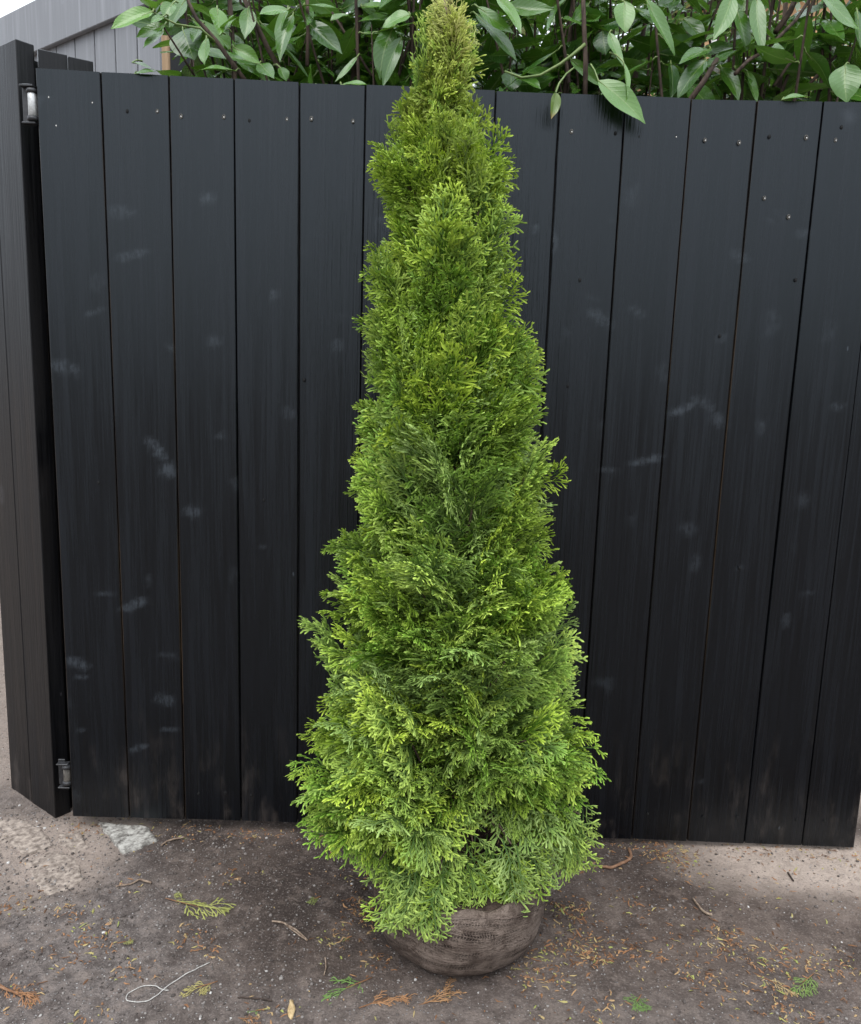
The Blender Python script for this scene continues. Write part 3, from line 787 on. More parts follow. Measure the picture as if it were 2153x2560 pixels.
def frond_template(rng, L=1.0, dens=1.0, slim=1.0):
    """A twice branched spray along +y, built of narrow V-section ribbons; unit length."""
    segs = []                                   # p0, p1, p2, width, tip0, tip1
    def branch(p, ang, ln, lvl, tipbase, pitch):
        bend = rng.uniform(-0.30, 0.30)
        a2 = ang+bend
        d0 = np.array([math.sin(ang), math.cos(ang), pitch]); d1 = np.array([math.sin(a2), math.cos(a2), pitch-0.25*lvl*rng.random()])
        m = p+d0*ln*0.5; e = m+d1*ln*0.5
        wd = (0.026, 0.0225, 0.0235)[lvl]*slim*rng.uniform(0.9, 1.15)
        segs.append((p, m, e, wd, tipbase, 1.0 if lvl else 0.9))
        return m, e, d0, d1
    n = int(round(8.5*dens))
    ax = [np.zeros(3)]; ang = 0
    for k in range(n):
        ang += rng.uniform(-0.10, 0.10)
        ax.append(ax[-1]+np.array([math.sin(ang), math.cos(ang), rng.uniform(-0.06, 0.06)])*L/n)
    for k in range(n):
        segs.append((ax[k], (ax[k]+ax[k+1])/2, ax[k+1], 0.025*slim, k/n*0.4, (k+1)/n*0.4 if k < n-1 else 1.0))
    for k in range(1, n+1):
        s = k/n
        sd = 1 if k % 2 else -1
        for side in ((1, -1) if (s > 0.85 or rng.random() < 0.2) else (sd,)):
            ln = L*(0.56*math.sin(math.pi*min(1, (s*0.78+0.18)))**0.8*(1-0.38*s)+0.06)*rng.uniform(0.65, 1.2)
            a0 = side*(0.78-0.30*s+rng.uniform(-0.16, 0.16))
            p = ax[k] if s < 1 else ax[-2]
            pit = rng.normal(-0.05, 0.13)
            m, e, d0, d1 = branch(p, a0, ln, 1, 0.10+0.25*s, pit)
            ns = max(1, int(round(ln/0.135)))
            for q in range(ns):
                u = (q+0.95)/(ns+0.45)
                b = p+d0*ln*min(u, 0.5)+d1*ln*max(0, u-0.5)
                l2 = (0.20*(1-u)+0.095)*rng.uniform(0.6, 1.3)*(0.7+0.6*ln)
                for s2 in ((1, -1) if rng.random() < 0.38 else (rng.choice([1, -1]),)):
                    m2, e2, _, _ = branch(b, a0+s2*rng.uniform(0.5, 0.9), l2, 2, 0.3+0.3*u, pit+rng.normal(0, 0.15))
                    if l2 > 0.13 and rng.random() < 0.7:
                        branch(m2, a0+s2*0.1+rng.uniform(-0.3, 0.3), l2*0.5, 2, 0.6, pit)
    P0 = np.array([s[0] for s in segs]); P1 = np.array([s[1] for s in segs]); P2 = np.array([s[2] for s in segs])
    W = np.array([s[3] for s in segs]); T0 = np.array([s[4] for s in segs]); T1 = np.array([s[5] for s in segs])
    d = P2-P0; d /= np.linalg.norm(d, axis=1)[:, None]+1e-9
    up = np.array([0, 0, 1.0])+rng.normal(0, 0.45, (len(segs), 3))
    nrm = np.cross(up, d); nrm /= np.linalg.norm(nrm, axis=1)[:, None]+1e-9
    up = np.cross(d, nrm)
    n = len(segs)
    V = np.zeros((n, 10, 3)); tip = np.zeros((n, 10))
    for k, (P, wf, t) in enumerate(((P0, 0.70, 0.0), (P1, 0.95, 0.5), (P0*0.14+P2*0.86, 1.12, 0.86))):
        hw_ = nrm*(W*wf/2)[:, None]
        V[:, k*3] = P+hw_; V[:, k*3+1] = P+up*(W*0.3)[:, None]; V[:, k*3+2] = P-hw_
        tip[:, k*3:k*3+3] = (T0+(T1-T0)*t)[:, None]
    V[:, 9] = P2+d*(W*0.25)[:, None]; tip[:, 9] = T1
    V[:, :, 2] -= 0.30*V[:, :, 0]**2
    base = np.arange(n)[:, None]*10
    q = np.array([[0, 1, 4, 3], [1, 2, 5, 4], [3, 4, 7, 6], [4, 5, 8, 7]])
    tr = np.array([[6, 7, 9], [7, 8, 9]])
    Q = (base[:, :, None]+q[None]).reshape(-1, 4); Tt = (base[:, :, None]+tr[None]).reshape(-1, 3)
    return V.reshape(-1, 3), Q, Tt, tip.ravel()

frng = np.random.default_rng(3)
FR = [frond_template(frng, 1.0, frng.uniform(0.85, 1.1), frng.uniform(0.95, 1.15)) for _ in range(18)]

def place_frond(mb, base, d, nrm, L, tone, dry=0.0, under=0.0, curl=0.5, k=None, rng=frng, wscale=1.0, mat=0, colfix=None):
    V, Q, Tt, tip = FR[rng.integers(len(FR)) if k is None else k]
    d = unit(d); nrm = unit(np.asarray(nrm)-d*np.dot(nrm, d)); x = np.cross(d, nrm)
    y = V[:, 1]; z = V[:, 2]; c = curl if abs(curl) > 1e-3 else 1e-3
    yy = np.sin(c*y)/c; zz = z*np.cos(c*y)-(1-np.cos(c*y))/c; yy = yy+z*np.sin(c*y)
    sgn = 1 if rng.random() < 0.5 else -1
    W = np.stack([V[:, 0]*sgn*wscale, yy, zz], 1)*L
    P = base+W[:, :1]*x+W[:, 1:2]*d+W[:, 2:3]*nrm
    col = np.stack([tip, np.full_like(tip, tone), np.full_like(tip, dry), np.full_like(tip, under)], 1) if colfix is None else np.broadcast_to(colfix, (len(P), 4))
    n0 = mb.n
    mb.add(P, Q, mat, col)
    mb.li.append((Tt+n0).ravel()); mb.lt.append(np.full(len(Tt), 3)); mb.mi.append(np.full(len(Tt), mat))

thuja = thing('thuja_tree', 'tall conical bright green thuja with a wrapped root ball standing before the black gate', 'conifer', tuple(TB))
crown = MB(); trunk = MB()
zs = np.linspace(0.05, 1.86, 24)
trunk.tube(axis_at(zs)+np.stack([0.006*np.sin(zs*6), 0.006*np.cos(zs*5), 0*zs], 1), np.interp(zs, [0, 0.3, 1.2, 1.86], [0.026, 0.02, 0.011, 0.003]), 8, jitter=0.25)
trng = np.random.default_rng(21)

def plume(th, z, rr, el, s, K, roll, tone0, small=1.0, dry=0.0, under=0.15, limb=True):
    """One branch: a limb from the trunk with a fan of sprays that ends on the outline of the crown."""
    ax = axis_at(np.array(z)); rad = np.array([math.cos(th), math.sin(th), 0])
    tipP = ax+rad*rr
    A = unit(rad*math.cos(el)+np.array([0, 0, 1])*math.sin(el))
    T = unit(np.cross([0, 0, 1], rad)); N0 = np.cross(T, A)      # N0 faces out and up
    if N0[2] < 0 and el < 1.4: N0 = -N0
    N = N0*math.cos(roll)+T*math.sin(roll); Lt = np.cross(N, A)
    s = min(s, rr*1.15+0.04)
    spread = float(np.interp(z, [0.5, 1.0], [0.95, 0.58]))
    flat = float(np.interp(z, [0.5, 1.0], [1.0, 0.6]))
    if limb:
        st = tipP-A*s*0.9
        zr = min(st[2]-0.02, z)-0.3*rr
        r0 = axis_at(np.array(max(0.06, zr)))
        mid = (r0+st)/2+np.array([0, 0, -0.02])
        trunk.tube([r0, mid, st, tipP-A*s*0.45], [0.0055, 0.0045, 0.003, 0.0014], 4, cap=False)
    for k in range(K):
        t = (k+0.5)/K
        sd = 1 if k % 2 else -1
        phi = sd*(spread*(1-t)**0.6*trng.uniform(0.6, 1.15))
        Ls = small*trng.uniform(0.085, 0.135)*(1.0 if t < 0.9 else 1.1)
        D = A*math.cos(phi)+Lt*math.sin(phi)
        D = unit(D+trng.normal(0, 0.10, 3)+np.array([0, 0, -0.08 if el < 0.25 else 0.05]))
        NN = unit(N+trng.normal(0, 0.22*flat, 3))
        b = tipP-A*(s*(1-t)*0.9+Ls*0.86)+Lt*sd*0.012*(1-t)
        tn = np.clip(tone0+trng.normal(0, 0.16), 0, 1)
        ud = np.clip(under+trng.normal(0, 0.13), 0, 0.9)
        place_frond(crown, b, D, NN, Ls, tn, np.clip(dry+trng.normal(0, 0.07)*(dry > 0), 0, 0.85), ud, trng.uniform(-0.1, 0.75*flat), rng=trng)

Z = []
NPL = 370
zc = np.linspace(0.30, 1.875, 400); wz = radius(np.full(400, -1.57), zc)+0.055
cdf = np.cumsum(wz); cdf /= cdf[-1]
for i in range(NPL):
    z = float(np.interp((i+trng.random())/NPL, cdf, zc))
    while True:
        th = trng.uniform(-math.pi, math.pi)
        if z < 0.45 and -2.1 < th < -0.5 and trng.random() < 0.9: continue
        if math.sin(th) < 0.35 or trng.random() < 0.35: break
    rr = float(radius(np.array(th), np.array(z)))*trng.uniform(0.66, 1.03)
    if abs(math.cos(th)) < 0.70: rr *= 1-0.30*float(smooth(0.60, 0.78, vnoise(th*2.6+40, z*9.0, 123)))
    el = float(np.interp(z, [0.14, 0.25, 0.42, 0.7, 1.0, 1.35, 1.8], [-0.5, -0.20, 0.36, 0.80, 1.0, 1.18, 1.38]))+trng.normal(0, 0.20)
    el = min(el, 1.5)
    if abs(math.cos(th)) < 0.72 and math.sin(th) < 0 and trng.random() < 0.85*float(smooth(0.60, 0.70, vnoise(th*1.7*max(0.6, 3.0*rr)+11, z*8.0, 321))): continue      # hollows between the fans
    s = trng.uniform(0.10, 0.17)*float(np.interp(z, [0.2, 1.2, 1.9], [1.15, 1.0, 0.75]))
    top = float(smooth(1.1, 1.75, z))
    tone0 = np.clip(trng.normal(0.42+0.22*top, 0.34), 0, 1)  # upper fans coloured lighter to make up for the missing sky light
    rr = max(0.012, rr-0.022*float(smooth(0.95, 1.30, z))-0.016*float(smooth(1.55, 1.75, z)))
    dry = float(np.interp(z, [1.58, 1.76, 1.87], [0.0, 0.22, 0.50]))
    und = np.clip(trng.normal(0.24-0.24*top, 0.28), 0, 0.85)
    # keep the tip inside the outline: the fan reaches past the envelope point
    plume(th, z, rr*float(np.interp(z, [0.3, 0.6, 0.9, 1.3], [0.95, 0.92, 0.88, 0.90])), el, s, int(trng.integers(8, 12)), trng.normal(0, 0.6), tone0, float(np.interp(z, [0.3, 1.3, 1.9], [1.02, 1.0, 0.72])), dry, und)
# fans that make the lobes of the outline: side (-1 left), pixel of the tip, elevation, size, depth
for (sd, px, py, el, s, Yp, tn) in ((-1, 930, 378, 0.75, 0.15, -0.38, .7), (-1, 940, 400, 0.55, 0.14, -0.43, .6), (-1, 955, 430, 0.6, 0.13, -0.33, .7), (1, 1268, 395, 0.9, 0.15, -0.36, .8), (1, 1270, 420, 0.8, 0.14, -0.40, .7), (1, 1240, 330, 1.1, 0.13, -0.36, .7),
                             (-1, 925, 610, 0.95, 0.16, -0.38, .6), (-1, 918, 660, 0.8, 0.16, -0.42, .5), (1, 1290, 640, 1.1, 0.17, -0.36, .8), (-1, 890, 800, 0.4, 0.14, -0.33, .3), (1, 1345, 825, 1.25, 0.17, -0.38, .8), (1, 1362, 880, 0.9, 0.16, -0.38, .8),
                             (1, 1425, 1150, 0.8, 0.17, -0.38, .7), (-1, 880, 1130, 0.5, 0.15, -0.36, .5), (-1, 820, 1340, 0.45, 0.17, -0.38, .6), (-1, 775, 1510, 0.3, 0.17, -0.36, .5), (1, 1440, 1420, 0.6, 0.16, -0.38, .5), (-1, 735, 1830, 0.25, 0.18, -0.38, .6), (-1, 752, 1790, 0.45, 0.17, -0.44, .6),
                             (1, 1508, 1830, 0.7, 0.16, -0.38, .8), (1, 1522, 1900, 0.2, 0.16, -0.36, .6), (1, 1500, 2010, -0.1, 0.15, -0.38, .5), (-1, 765, 2020, -0.2, 0.16, -0.40, .6), (-1, 770, 2090, -0.5, 0.15, -0.42, .5), (1, 1485, 2110, -0.5, 0.15, -0.40, .8)):
    tp_ = on_y(px, py, Yp); ax = axis_at(np.array(tp_[2])); th = math.atan2(tp_[1]-ax[1], tp_[0]-ax[0])
    plume(th, float(tp_[2]), float(np.hypot(tp_[0]-ax[0], tp_[1]-ax[1]))*(0.87 if sd > 0 else 0.92), el, s, 10, trng.normal(0.9 if sd > 0 else -0.9, 0.3), tn, 0.85, 0.0, 0.1)
# inner sprays that close the crown, coloured darker to deepen its shaded hollows
for i in range(220):
    z = float(np.interp(trng.random(), cdf, zc)); th = trng.uniform(-math.pi, math.pi)
    rr = float(radius(np.array(th), np.array(z)))*trng.uniform(0.35, 0.70)
    rad = np.array([math.cos(th), math.sin(th), 0]); el = float(np.interp(z, [0.15, 0.5, 1.0, 1.8], [0.0, 0.5, 0.95, 1.35]))+trng.normal(0, 0.3)
    D = rad*math.cos(el)+np.array([0, 0, 1])*math.sin(el)
    Ls = trng.uniform(0.06, 0.10)
    place_frond(crown, axis_at(np.array(z))+rad*rr-D*Ls*0.8, D, trng.normal(0, 1, 3), Ls, trng.uniform(0, 0.5), 0.05, 0.2, 0.3, rng=trng)
# the fringe that hangs over the root ball
for (px, py, Yp, ln, tl) in ((1015, 2300, -0.55, 0.11, 0.75), (1060, 2312, -0.56, 0.11, 0.7), (995, 2280, -0.54, 0.11, 0.6), (1080, 2300, -0.55, 0.10, 0.5), (940, 2240, -0.50, 0.12, 0.6), (965, 2280, -0.53, 0.11, 0.6),
                             (1165, 2275, -0.52, 0.11, 0.4), (1290, 2262, -0.50, 0.11, 0.6), (1270, 2250, -0.49, 0.10, 0.5), (1240, 2240, -0.50, 0.10, 0.5), (1345, 2255, -0.46, 0.11, 0.5), (1365, 2230, -0.45, 0.12, 0.5), (1190, 2235, -0.51, 0.10, 0.5),
                             (1420, 2200, -0.42, 0.11, 0.5), (1455, 2185, -0.42, 0.11, 0.8), (1465, 2160, -0.42, 0.10, 0.8), (920, 2180, -0.48, 0.11, 0.5), (1110, 2230, -0.53, 0.11, 0.5)):
    tipP = on_y(px, py-(0 if px < 1090 and py > 2270 else 22), Yp)
    for k in range(3):
        D = unit(np.array([0.25*(px-1150)/300+trng.normal(0, 0.22), -0.35+trng.normal(0, 0.12), -0.9]))
        b = tipP-D*ln*0.9+trng.normal(0, 0.012, 3)
        place_frond(crown, b, D, unit(np.array([trng.normal(0, 0.35), -1, 0.45])), ln*trng.uniform(0.85, 1.1), np.clip(tl+trng.normal(0, 0.15), 0, 1), 0, np.clip(trng.normal(0.45, 0.2), 0, 0.9), 0.25, rng=trng)
    r0 = axis_at(np.array(0.30)); st = tipP-D*ln*0.9
    trunk.tube([r0, (r0+st)/2+np.array([0, 0, 0.05]), st], [0.005, 0.0035, 0.0018], 4, cap=False)
crown.build('crown', M_THUJA, thuja)
trunk.build('trunk', M_BARK, thuja)

# root ball: soil wrapped in woven cloth
BR, BH = 0.184, 0.172
ball = MB(); na, nh = 120, 22
th = np.linspace(0, 2*math.pi, na, endpoint=False)
prof_r = lambda h: np.interp(h, [0, 0.06, 0.2, 0.45, 0.75, 0.93, 1.0], [0.62, 0.74, 0.87, 0.965, 1.0, 0.985, 0.95])
V = []; UVs = []
for k in range(nh):
    h = k/(nh-1)
    wob = 1+0.045*(fbm(np.cos(th)*2+3, np.sin(th)*2+h*1.4, 3, 9)-0.5)*2+0.010*np.sin(th*9+h*5+np.sin(th*3))*h+0.022*(fbm(th*3.2+2.2*h, h*7-1.3*np.sin(th+0.5), 3, 14)-0.5)
    r = BR*prof_r(h)*wob
    zz = BH*h+0.010*(fbm(np.cos(th)*2, np.sin(th)*2+5, 2, 4)-0.5)*h
    V.append(np.stack([TB[0]+r*np.cos(th), TB[1]+r*np.sin(th), zz-0.004], 1)); UVs.append(np.stack([th/(2*math.pi), np.full(na, h)+0.12*np.sin(th+0.6)], 1))
V = np.concatenate(V); UVs = np.concatenate(UVs)
F = np.array([[k*na+j, k*na+(j+1) % na, (k+1)*na+(j+1) % na, (k+1)*na+j] for k in range(nh-1) for j in range(na)])
ball.add(V, F, 0, uv=UVs)
# rolled lip of the cloth
lipv = V[-na:]; cen = np.array([TB[0], TB[1], 0])
inn = []
for (f_, dz) in ((0.97, 0.007), (0.93, 0.004), (0.88, -0.010)):
    p = lipv.copy(); p[:, :2] = cen[:2]+(p[:, :2]-cen[:2])*f_; p[:, 2] += dz+0.004*np.sin(th*13+f_*9); inn.append(p)
LV = np.concatenate([lipv]+inn); LF = np.array([[k*na+j, k*na+(j+1) % na, (k+1)*na+(j+1) % na, (k+1)*na+j] for k in range(3) for j in range(na)])
ball.add(LV, LF, 0, uv=np.concatenate([UVs[-na:]]*4))
soil = MB(); nr = 14
SVv = []
for k in range(nr):
    f_ = 0.02+0.90*k/(nr-1); r = BR*0.95*f_
    x = TB[0]+r*np.cos(th); y = TB[1]+r*np.sin(th)
    SVv.append(np.stack([x, y, BH-0.006+0.018*(1-f_**2)+0.014*(fbm(x*40, y*40, 3, 8)-0.5)], 1))
SVv = np.concatenate(SVv)
SF = np.array([[k*na+j, (k+1)*na+j, (k+1)*na+(j+1) % na, k*na+(j+1) % na] for k in range(nr-1) for j in range(na)])[:, ::-1]
soil.add(SVv, SF, 0)
rb = soil.build('root_ball', M_SOIL, thuja)
rb['_o'] = [float(v) for v in TB]; 
nb = ball.build('root_wrap', M_NET, rb)
rb.location = (-TB[0], -TB[1], -TB[2]); nb.location = (0, 0, 0)

# ------------------------------------------------------------------ cherry laurel behind the gate
def leaf_mesh(mb, base, tip, nrm, width, tone, young=0.0, dry=0.0, curl=0.15, fold=0.25, wave=0.04, rng=RNG, petiole=None, drytip=0.0):
    base = np.asarray(base, float); tip = np.asarray(tip, float)
    L = np.linalg.norm(tip-base); d = (tip-base)/L
    nrm = unit(np.asarray(nrm)-d*np.dot(nrm, d)); x = np.cross(d, nrm)
    nt_, nsx = 11, 7
    t = np.linspace(0, 1, nt_); s = np.linspace(-1, 1, nsx)
    prof = np.sin(math.pi*np.clip(t, 0, 1)**0.88)**0.75*(1-0.25*(t-0.5))
    prof[0] = 0.06; prof[-1] = 0.02; prof[-2] = max(prof[-2]*0.75, 0.12)
    T, S = np.meshgrid(t, s, indexing='ij')
    hw = width/2*prof[:, None]
    ph = rng.uniform(0, 6); tw = rng.uniform(-0.35, 0.35)
    X = hw*S*math.cos(fold)
    Zz = hw*np.abs(S)*math.sin(fold)+wave*width*np.sin(T*9+ph+S*1.2)*np.abs(S)-curl*L*(T-0.0)**2+curl*L*T
    bend = curl*L*0.0
    a = tw*T
    X2 = X*np.cos(a)-Zz*np.sin(a)*0.3; Z2 = Zz+X*np.sin(a)*0.6
    side = rng.uniform(-0.05, 0.05)*L*np.sin(math.pi*T)
    P = base+T[..., None]*L*d+(X2+side)[..., None]*x+(Z2+bend)[..., None]*nrm
    I = np.arange(nt_*nsx).reshape(nt_, nsx)
    F = np.stack([I[:-1, :-1], I[:-1, 1:], I[1:, 1:], I[1:, :-1]], -1).reshape(-1, 4)[:, ::-1]
    dr = np.clip(dry+drytip*np.clip((T-0.72)*4, 0, 1), 0, 1)
    col = np.stack([np.abs(S), np.full_like(S, tone), dr, np.full_like(S, young)], -1).reshape(-1, 4)
    mb.add(P.reshape(-1, 3), F, 0, col, np.stack([T, S], -1).reshape(-1, 2))
    if petiole is not None:
        mb.tube([petiole, (np.asarray(petiole)+base)/2+np.array([0, 0, 0.004]), base, base+d*L*0.25+nrm*curl*L*0.18], [0.0022, 0.0019, 0.0018, 0.0010], 5, 1, cap=False)

c1 = lambda x, y: (x*0.4082, y*0.4082)
c2 = lambda x, y: (700+x*0.4082, y*0.4082)
c3 = lambda x, y: (1400+x*0.4269, y*0.4269)
lr = np.random.default_rng(99)
bush_spec = [('cherry laurel bush left of the thuja, pale leaves reaching past the grey shed', 0.48, 0.46),
             ('cherry laurel bush hidden halfway by the tip of the thuja, leaves hanging over the gate', 1.16, 0.46),
             ('cherry laurel bush at the right end of the gate before the tan house', 1.86, 0.48)]
bushes = []
for lab, bx, by in bush_spec:
    bushes.append(dict(o=thing('laurel_bush', lab, 'bush', (bx, by, 0.0), 'cherry laurel hedge behind the gate'), x=bx, y=by, f=MB(), stems=[]))
def bush_at(x):
    return bushes[0 if x < 0.84 else (1 if x < 1.50 else 2)]

def stem(pts, r0, r1, green=False, wood=True):
    pts = np.array([np.asarray(p, float) for p in pts])
    m = MB(); m.tube(pts, np.linspace(r0, r1, len(pts)), 7, 1 if green else 0, jitter=0.15)
    b = bush_at(pts[:, 0].mean())
    b['stems'].append(m)

# leaves read off one by one: (crop fn, base, tip, width px, depth Y, tone, young, how)
H = [
 (c3, (380, 10), (385, 195), 112, 0.10, 0.8, 0.75), (c3, (500, -10), (672, 325), 96, 0.10, 0.5, 0.75), (c3, (1010, -30), (898, 238), 96, 0.06, 0.9, 0.30),
 (c3, (1035, 60), (1095, 300), 105, 0.12, 0.6, 0.25), (c3, (1150, -20), (1190, 325), 82, 0.10, 0.8, 0.28), (c3, (1080, -60), (1075, 100), 90, 0.2, 0.7, 0.4),
 (c3, (1670, 380), (1682, 603), 160, 0.05, 0.75, 0.22), (c3, (858, 350), (688, 580), 112, 0.10, 0.35, 0.05), (c3, (945, 395), (1048, 590), 88, 0.13, 0.5, 0.35),
 (c3, (650, 370), (650, 575), 84, 0.16, 0.3, 0.0), (c3, (885, 285), (698, 372), 88, 0.12, 0.6, 0.2), (c3, (1310, 345), (1120, 340), 70, 0.2, 0.9, 0.15),
 (c3, (1300, 585), (1470, 570), 60, -0.012, 0.8, 0.6), (c3, (1390, 130), (1450, 290), 105, 0.18, 0.8, 0.1), (c3, (725, 110), (850, 250), 95, 0.2, 0.5, 0.1),
 (c3, (1095, 415), (1155, 600), 70, 0.14, 0.7, 0.6), (c3, (1540, 150), (1600, 330), 90, 0.25, 0.6, 0.05), (c3, (1740, 60), (1760, 290), 90, 0.12, 0.5, 0.2),
 (c3, (1250, 150), (1300, 330), 100, 0.3, 0.7, 0.3), (c3, (250, 180), (270, 320), 110, 0.22, 0.3, 0.05), (c3, (170, 20), (60, 150), 60, 0.25, 0.6, 0.4),
 (c3, (290, 190), (372, 385), 62, 0.05, 0.7, 0.5),
 (c2, (800, 88), (628, 170), 100, 0.06, 0.9, 0.8), (c2, (690, 165), (612, 490), 112, 0.10, 0.6, 0.2), (c2, (745, 230), (628, 540), 78, 0.07, 0.6, 0.15),
 (c2, (160, 130), (385, 335), 112, 0.12, 0.5, 0.05), (c2, (140, 32), (385, 60), 62, 0.12, 0.9, 0.25), (c2, (205, 530), (190, 388), 128, 0.06, 0.6, 0.15),
 (c2, (475, 345), (335, 505), 34, 0.10, 1.0, 0.1), (c2, (375, 520), (545, 520), 60, 0.05, 0.9, 0.4), (c2, (1200, 85), (1460, 385), 100, 0.15, 0.5, 0.05),
 (c2, (1330, -20), (1478, 205), 84, 0.10, 0.9, 0.7), (c2, (1210, 40), (1440, 210), 70, 0.13, 0.8, 0.45), (c2, (1764, -20), (1640, 190), 75, 0.12, 0.6, 0.3),
 (c2, (1380, 40), (1680, 55), 90, 0.16, 0.6, 0.55), (c2, (310, 130), (420, 90), 60, 0.16, 0.7, 0.7), (c2, (500, 40), (650, 30), 50, 0.15, 0.8, 0.7),
 (c2, (80, 90), (0, 380), 80, 0.10, 0.8, 0.3), (c2, (0, 410), (40, 500), 70, 0.08, 0.7, 0.35), (c2, (1440, 470), (1600, 545), 100, 0.15, 0.9, 0.1), (c2, (1420, 440), (1420, 560), 110, 0.2, 0.4, 0.1),
 (c1, (935, 70), (678, 180), 112, 0.00, 0.9, 0.95), (c1, (1010, 150), (832, 232), 80, 0.02, 0.7, 0.8), (c1, (1000, 195), (875, 295), 62, 0.02, 0.5, 0.75), (c1, (932, 60), (865, -10), 90, 0.03, 0.7, 0.85),
 (c1, (1140, -10), (1040, 170), 130, 0.10, 0.4, 0.45), (c1, (1120, 180), (1190, 370), 175, 0.14, 0.3, 0.0), (c1, (1330, 50), (1345, 215), 100, 0.04, 0.95, 0.7), (c1, (1345, 215), (1450, 80), 60, 0.03, 0.9, 0.55),
 (c1, (1345, 215), (1445, 115), 84, 0.05, 0.7, 0.75), (c1, (1265, 235), (1255, 400), 72, 0.05, 1.0, 0.35), (c1, (1430, 288), (1595, 392), 78, 0.05, 0.8, 0.75), (c1, (1445, 435), (1232, 425), 62, 0.04, 0.9, 0.65),
 (c1, (810, 382), (935, 425), 34, 0.04, 0.3, 0.05), (c1, (820, 455), (955, 440), 60, 0.03, 0.9, 0.5), (c1, (1764, 60), (1585, 90), 78, 0.05, 0.9, 0.35), (c1, (1520, 50), (1500, 240), 84, 0.10, 0.9, 0.15), (c1, (1764, 50), (1690, 250), 66, 0.10, 1.0, 0.3),
 (c1, (1060, 20), (1000, 110), 80, 0.06, 0.5, 0.6), (c1, (1590, 390), (1680, 480), 80, 0.09, 0.7, 0.2), (c1, (1240, 150), (1180, 260), 80, 0.12, 0.4, 0.55), (c1, (1000, 100), (920, 140), 40, 0.01, 1.0, 0.2),
]
for (fn, b, tp, wpx, Yd, tone, yg) in H:
    bb = on_y(*fn(*b), Yd+lr.uniform(-0.02, 0.02)); tt = on_y(*fn(*tp), Yd-lr.uniform(0.0, 0.05))
    dist = bb[1]-CAM[1]; wd = wpx*0.455/FPX*dist
    nv = unit(np.array([lr.normal(0, 0.35), -0.8, 0.75+lr.normal(0, 0.25)]))
    st = bb+np.array([lr.normal(0, 0.01), 0.025, 0.012])
    leaf_mesh(bush_at((bb[0]+tt[0])/2)['f'], bb, tt, nv, wd, np.clip(tone+lr.normal(0, 0.08), 0, 1), yg, 0.0, lr.uniform(0.03, 0.16), lr.uniform(0.12, 0.38), 0.04, lr, st)
# the long leaf that hangs in front of the boards, the leaf folded above it and a wilted one
p0 = on_y(*c3(225, 470), -0.020); p1 = on_y(*c3(500, 727), -0.045)
leaf_mesh(bushes[1]['f'], p0, p1, (-0.5, -0.85, 0.75), 0.058, 0.75, 0.75, 0, 0.10, 0.22, 0.03, lr, p0+np.array([-0.01, 0.05, 0.05]))
p0 = on_y(*c3(372, 360), 0.0); p1 = on_y(*c3(395, 575), -0.04)
leaf_mesh(bushes[1]['f'], p0, p1, (0.7, -0.7, 0.3), 0.022, 0.9, 0.8, 0, 0.08, 0.5, 0.03, lr, p0+np.array([-0.02, 0.06, 0.04]))
pw = [on_y(*c2(1800, 415), 0.06), on_y(*c2(1755, 450), 0.0), on_y(*c2(1710, 510), -0.028), on_y(*c2(1690, 565), -0.034)]
bushes[1]['f'].tube(pw, [0.0020, 0.0020, 0.0022, 0.0024], 5, 1, cap=False)
leaf_mesh(bushes[1]['f'], pw[-1], on_y(*c2(1662, 728), -0.040), (0.25, -1, 0.2), 0.027, 0.9, 0.55, 0.18, 0.05, 0.55, 0.05, lr, None, 0.85)

# random shoots fill the depth of the hedge
def shoot(x, y, z0, z1, nl, yfac):
    lean = lr.normal(0, 0.10, 2)
    P = lambda t: np.array([x+lean[0]*t, y+lean[1]*t-0.03*t, z0+(z1-z0)*t])
    b = bush_at(x)
    b['f'].tube([P(t) for t in (0, 0.35, 0.7, 1.0)], [0.0045, 0.0036, 0.0026, 0.0014], 5, 2, cap=False)
    for k in range(nl):
        t = 0.12+0.88*(k+lr.random())/nl; q = P(min(t, 1)); a = k*2.4+lr.normal(0, 0.35)
        out = np.array([math.cos(a), math.sin(a), 0]); up = lr.uniform(-0.75, 0.35)+0.5*(t > 0.9)
        d = unit(out+np.array([0, 0, up])); L = lr.uniform(0.095, 0.165); bb = q+d*0.014
        n = unit(np.array([0, -0.25, 1])+0.5*lr.normal(0, 1, 3)-d*0.2)
        yg = 0.0 if lr.random() > yfac else lr.uniform(0.3, 0.9)
        if bb[1]+d[1]*L < 0.05: continue
        if bb[1] > 0.15 and 1740 < px_of(bb+d*L*0.5) < 2030 and bb[2] > 2.0+0.36*bb[1] and lr.random() < 0.8: continue      # the thin place through which the house shows
        leaf_mesh(b['f'], bb, bb+d*L+np.array([0, 0, -0.25*L*lr.random()]), n, L*lr.uniform(0.25, 0.36), lr.uniform(0.1, 1.0), yg, 0.9*(lr.random() < 0.003), lr.uniform(-0.02, 0.2), lr.uniform(0.05, 0.4), 0.05, lr, q)
def px_of(p):
    d = np.asarray(p)-CAM; return 1076.5+FPX*np.dot(d, RIGHT)/np.dot(d, FWD)
for i in range(340):
    x = lr.uniform(0.16, 2.75); y = lr.uniform(0.14, 1.05); z0 = lr.uniform(1.35, 1.95)
    if px_of((x, y, 2.0)) < 520 and lr.random() < 0.8 or px_of((x, y, 2.0)) < 450: continue
    shoot(x, y, z0, z0+lr.uniform(0.35, 0.75)*(1.0 if y < 0.6 else 1.05), int(lr.integers(11, 18)), 0.26)
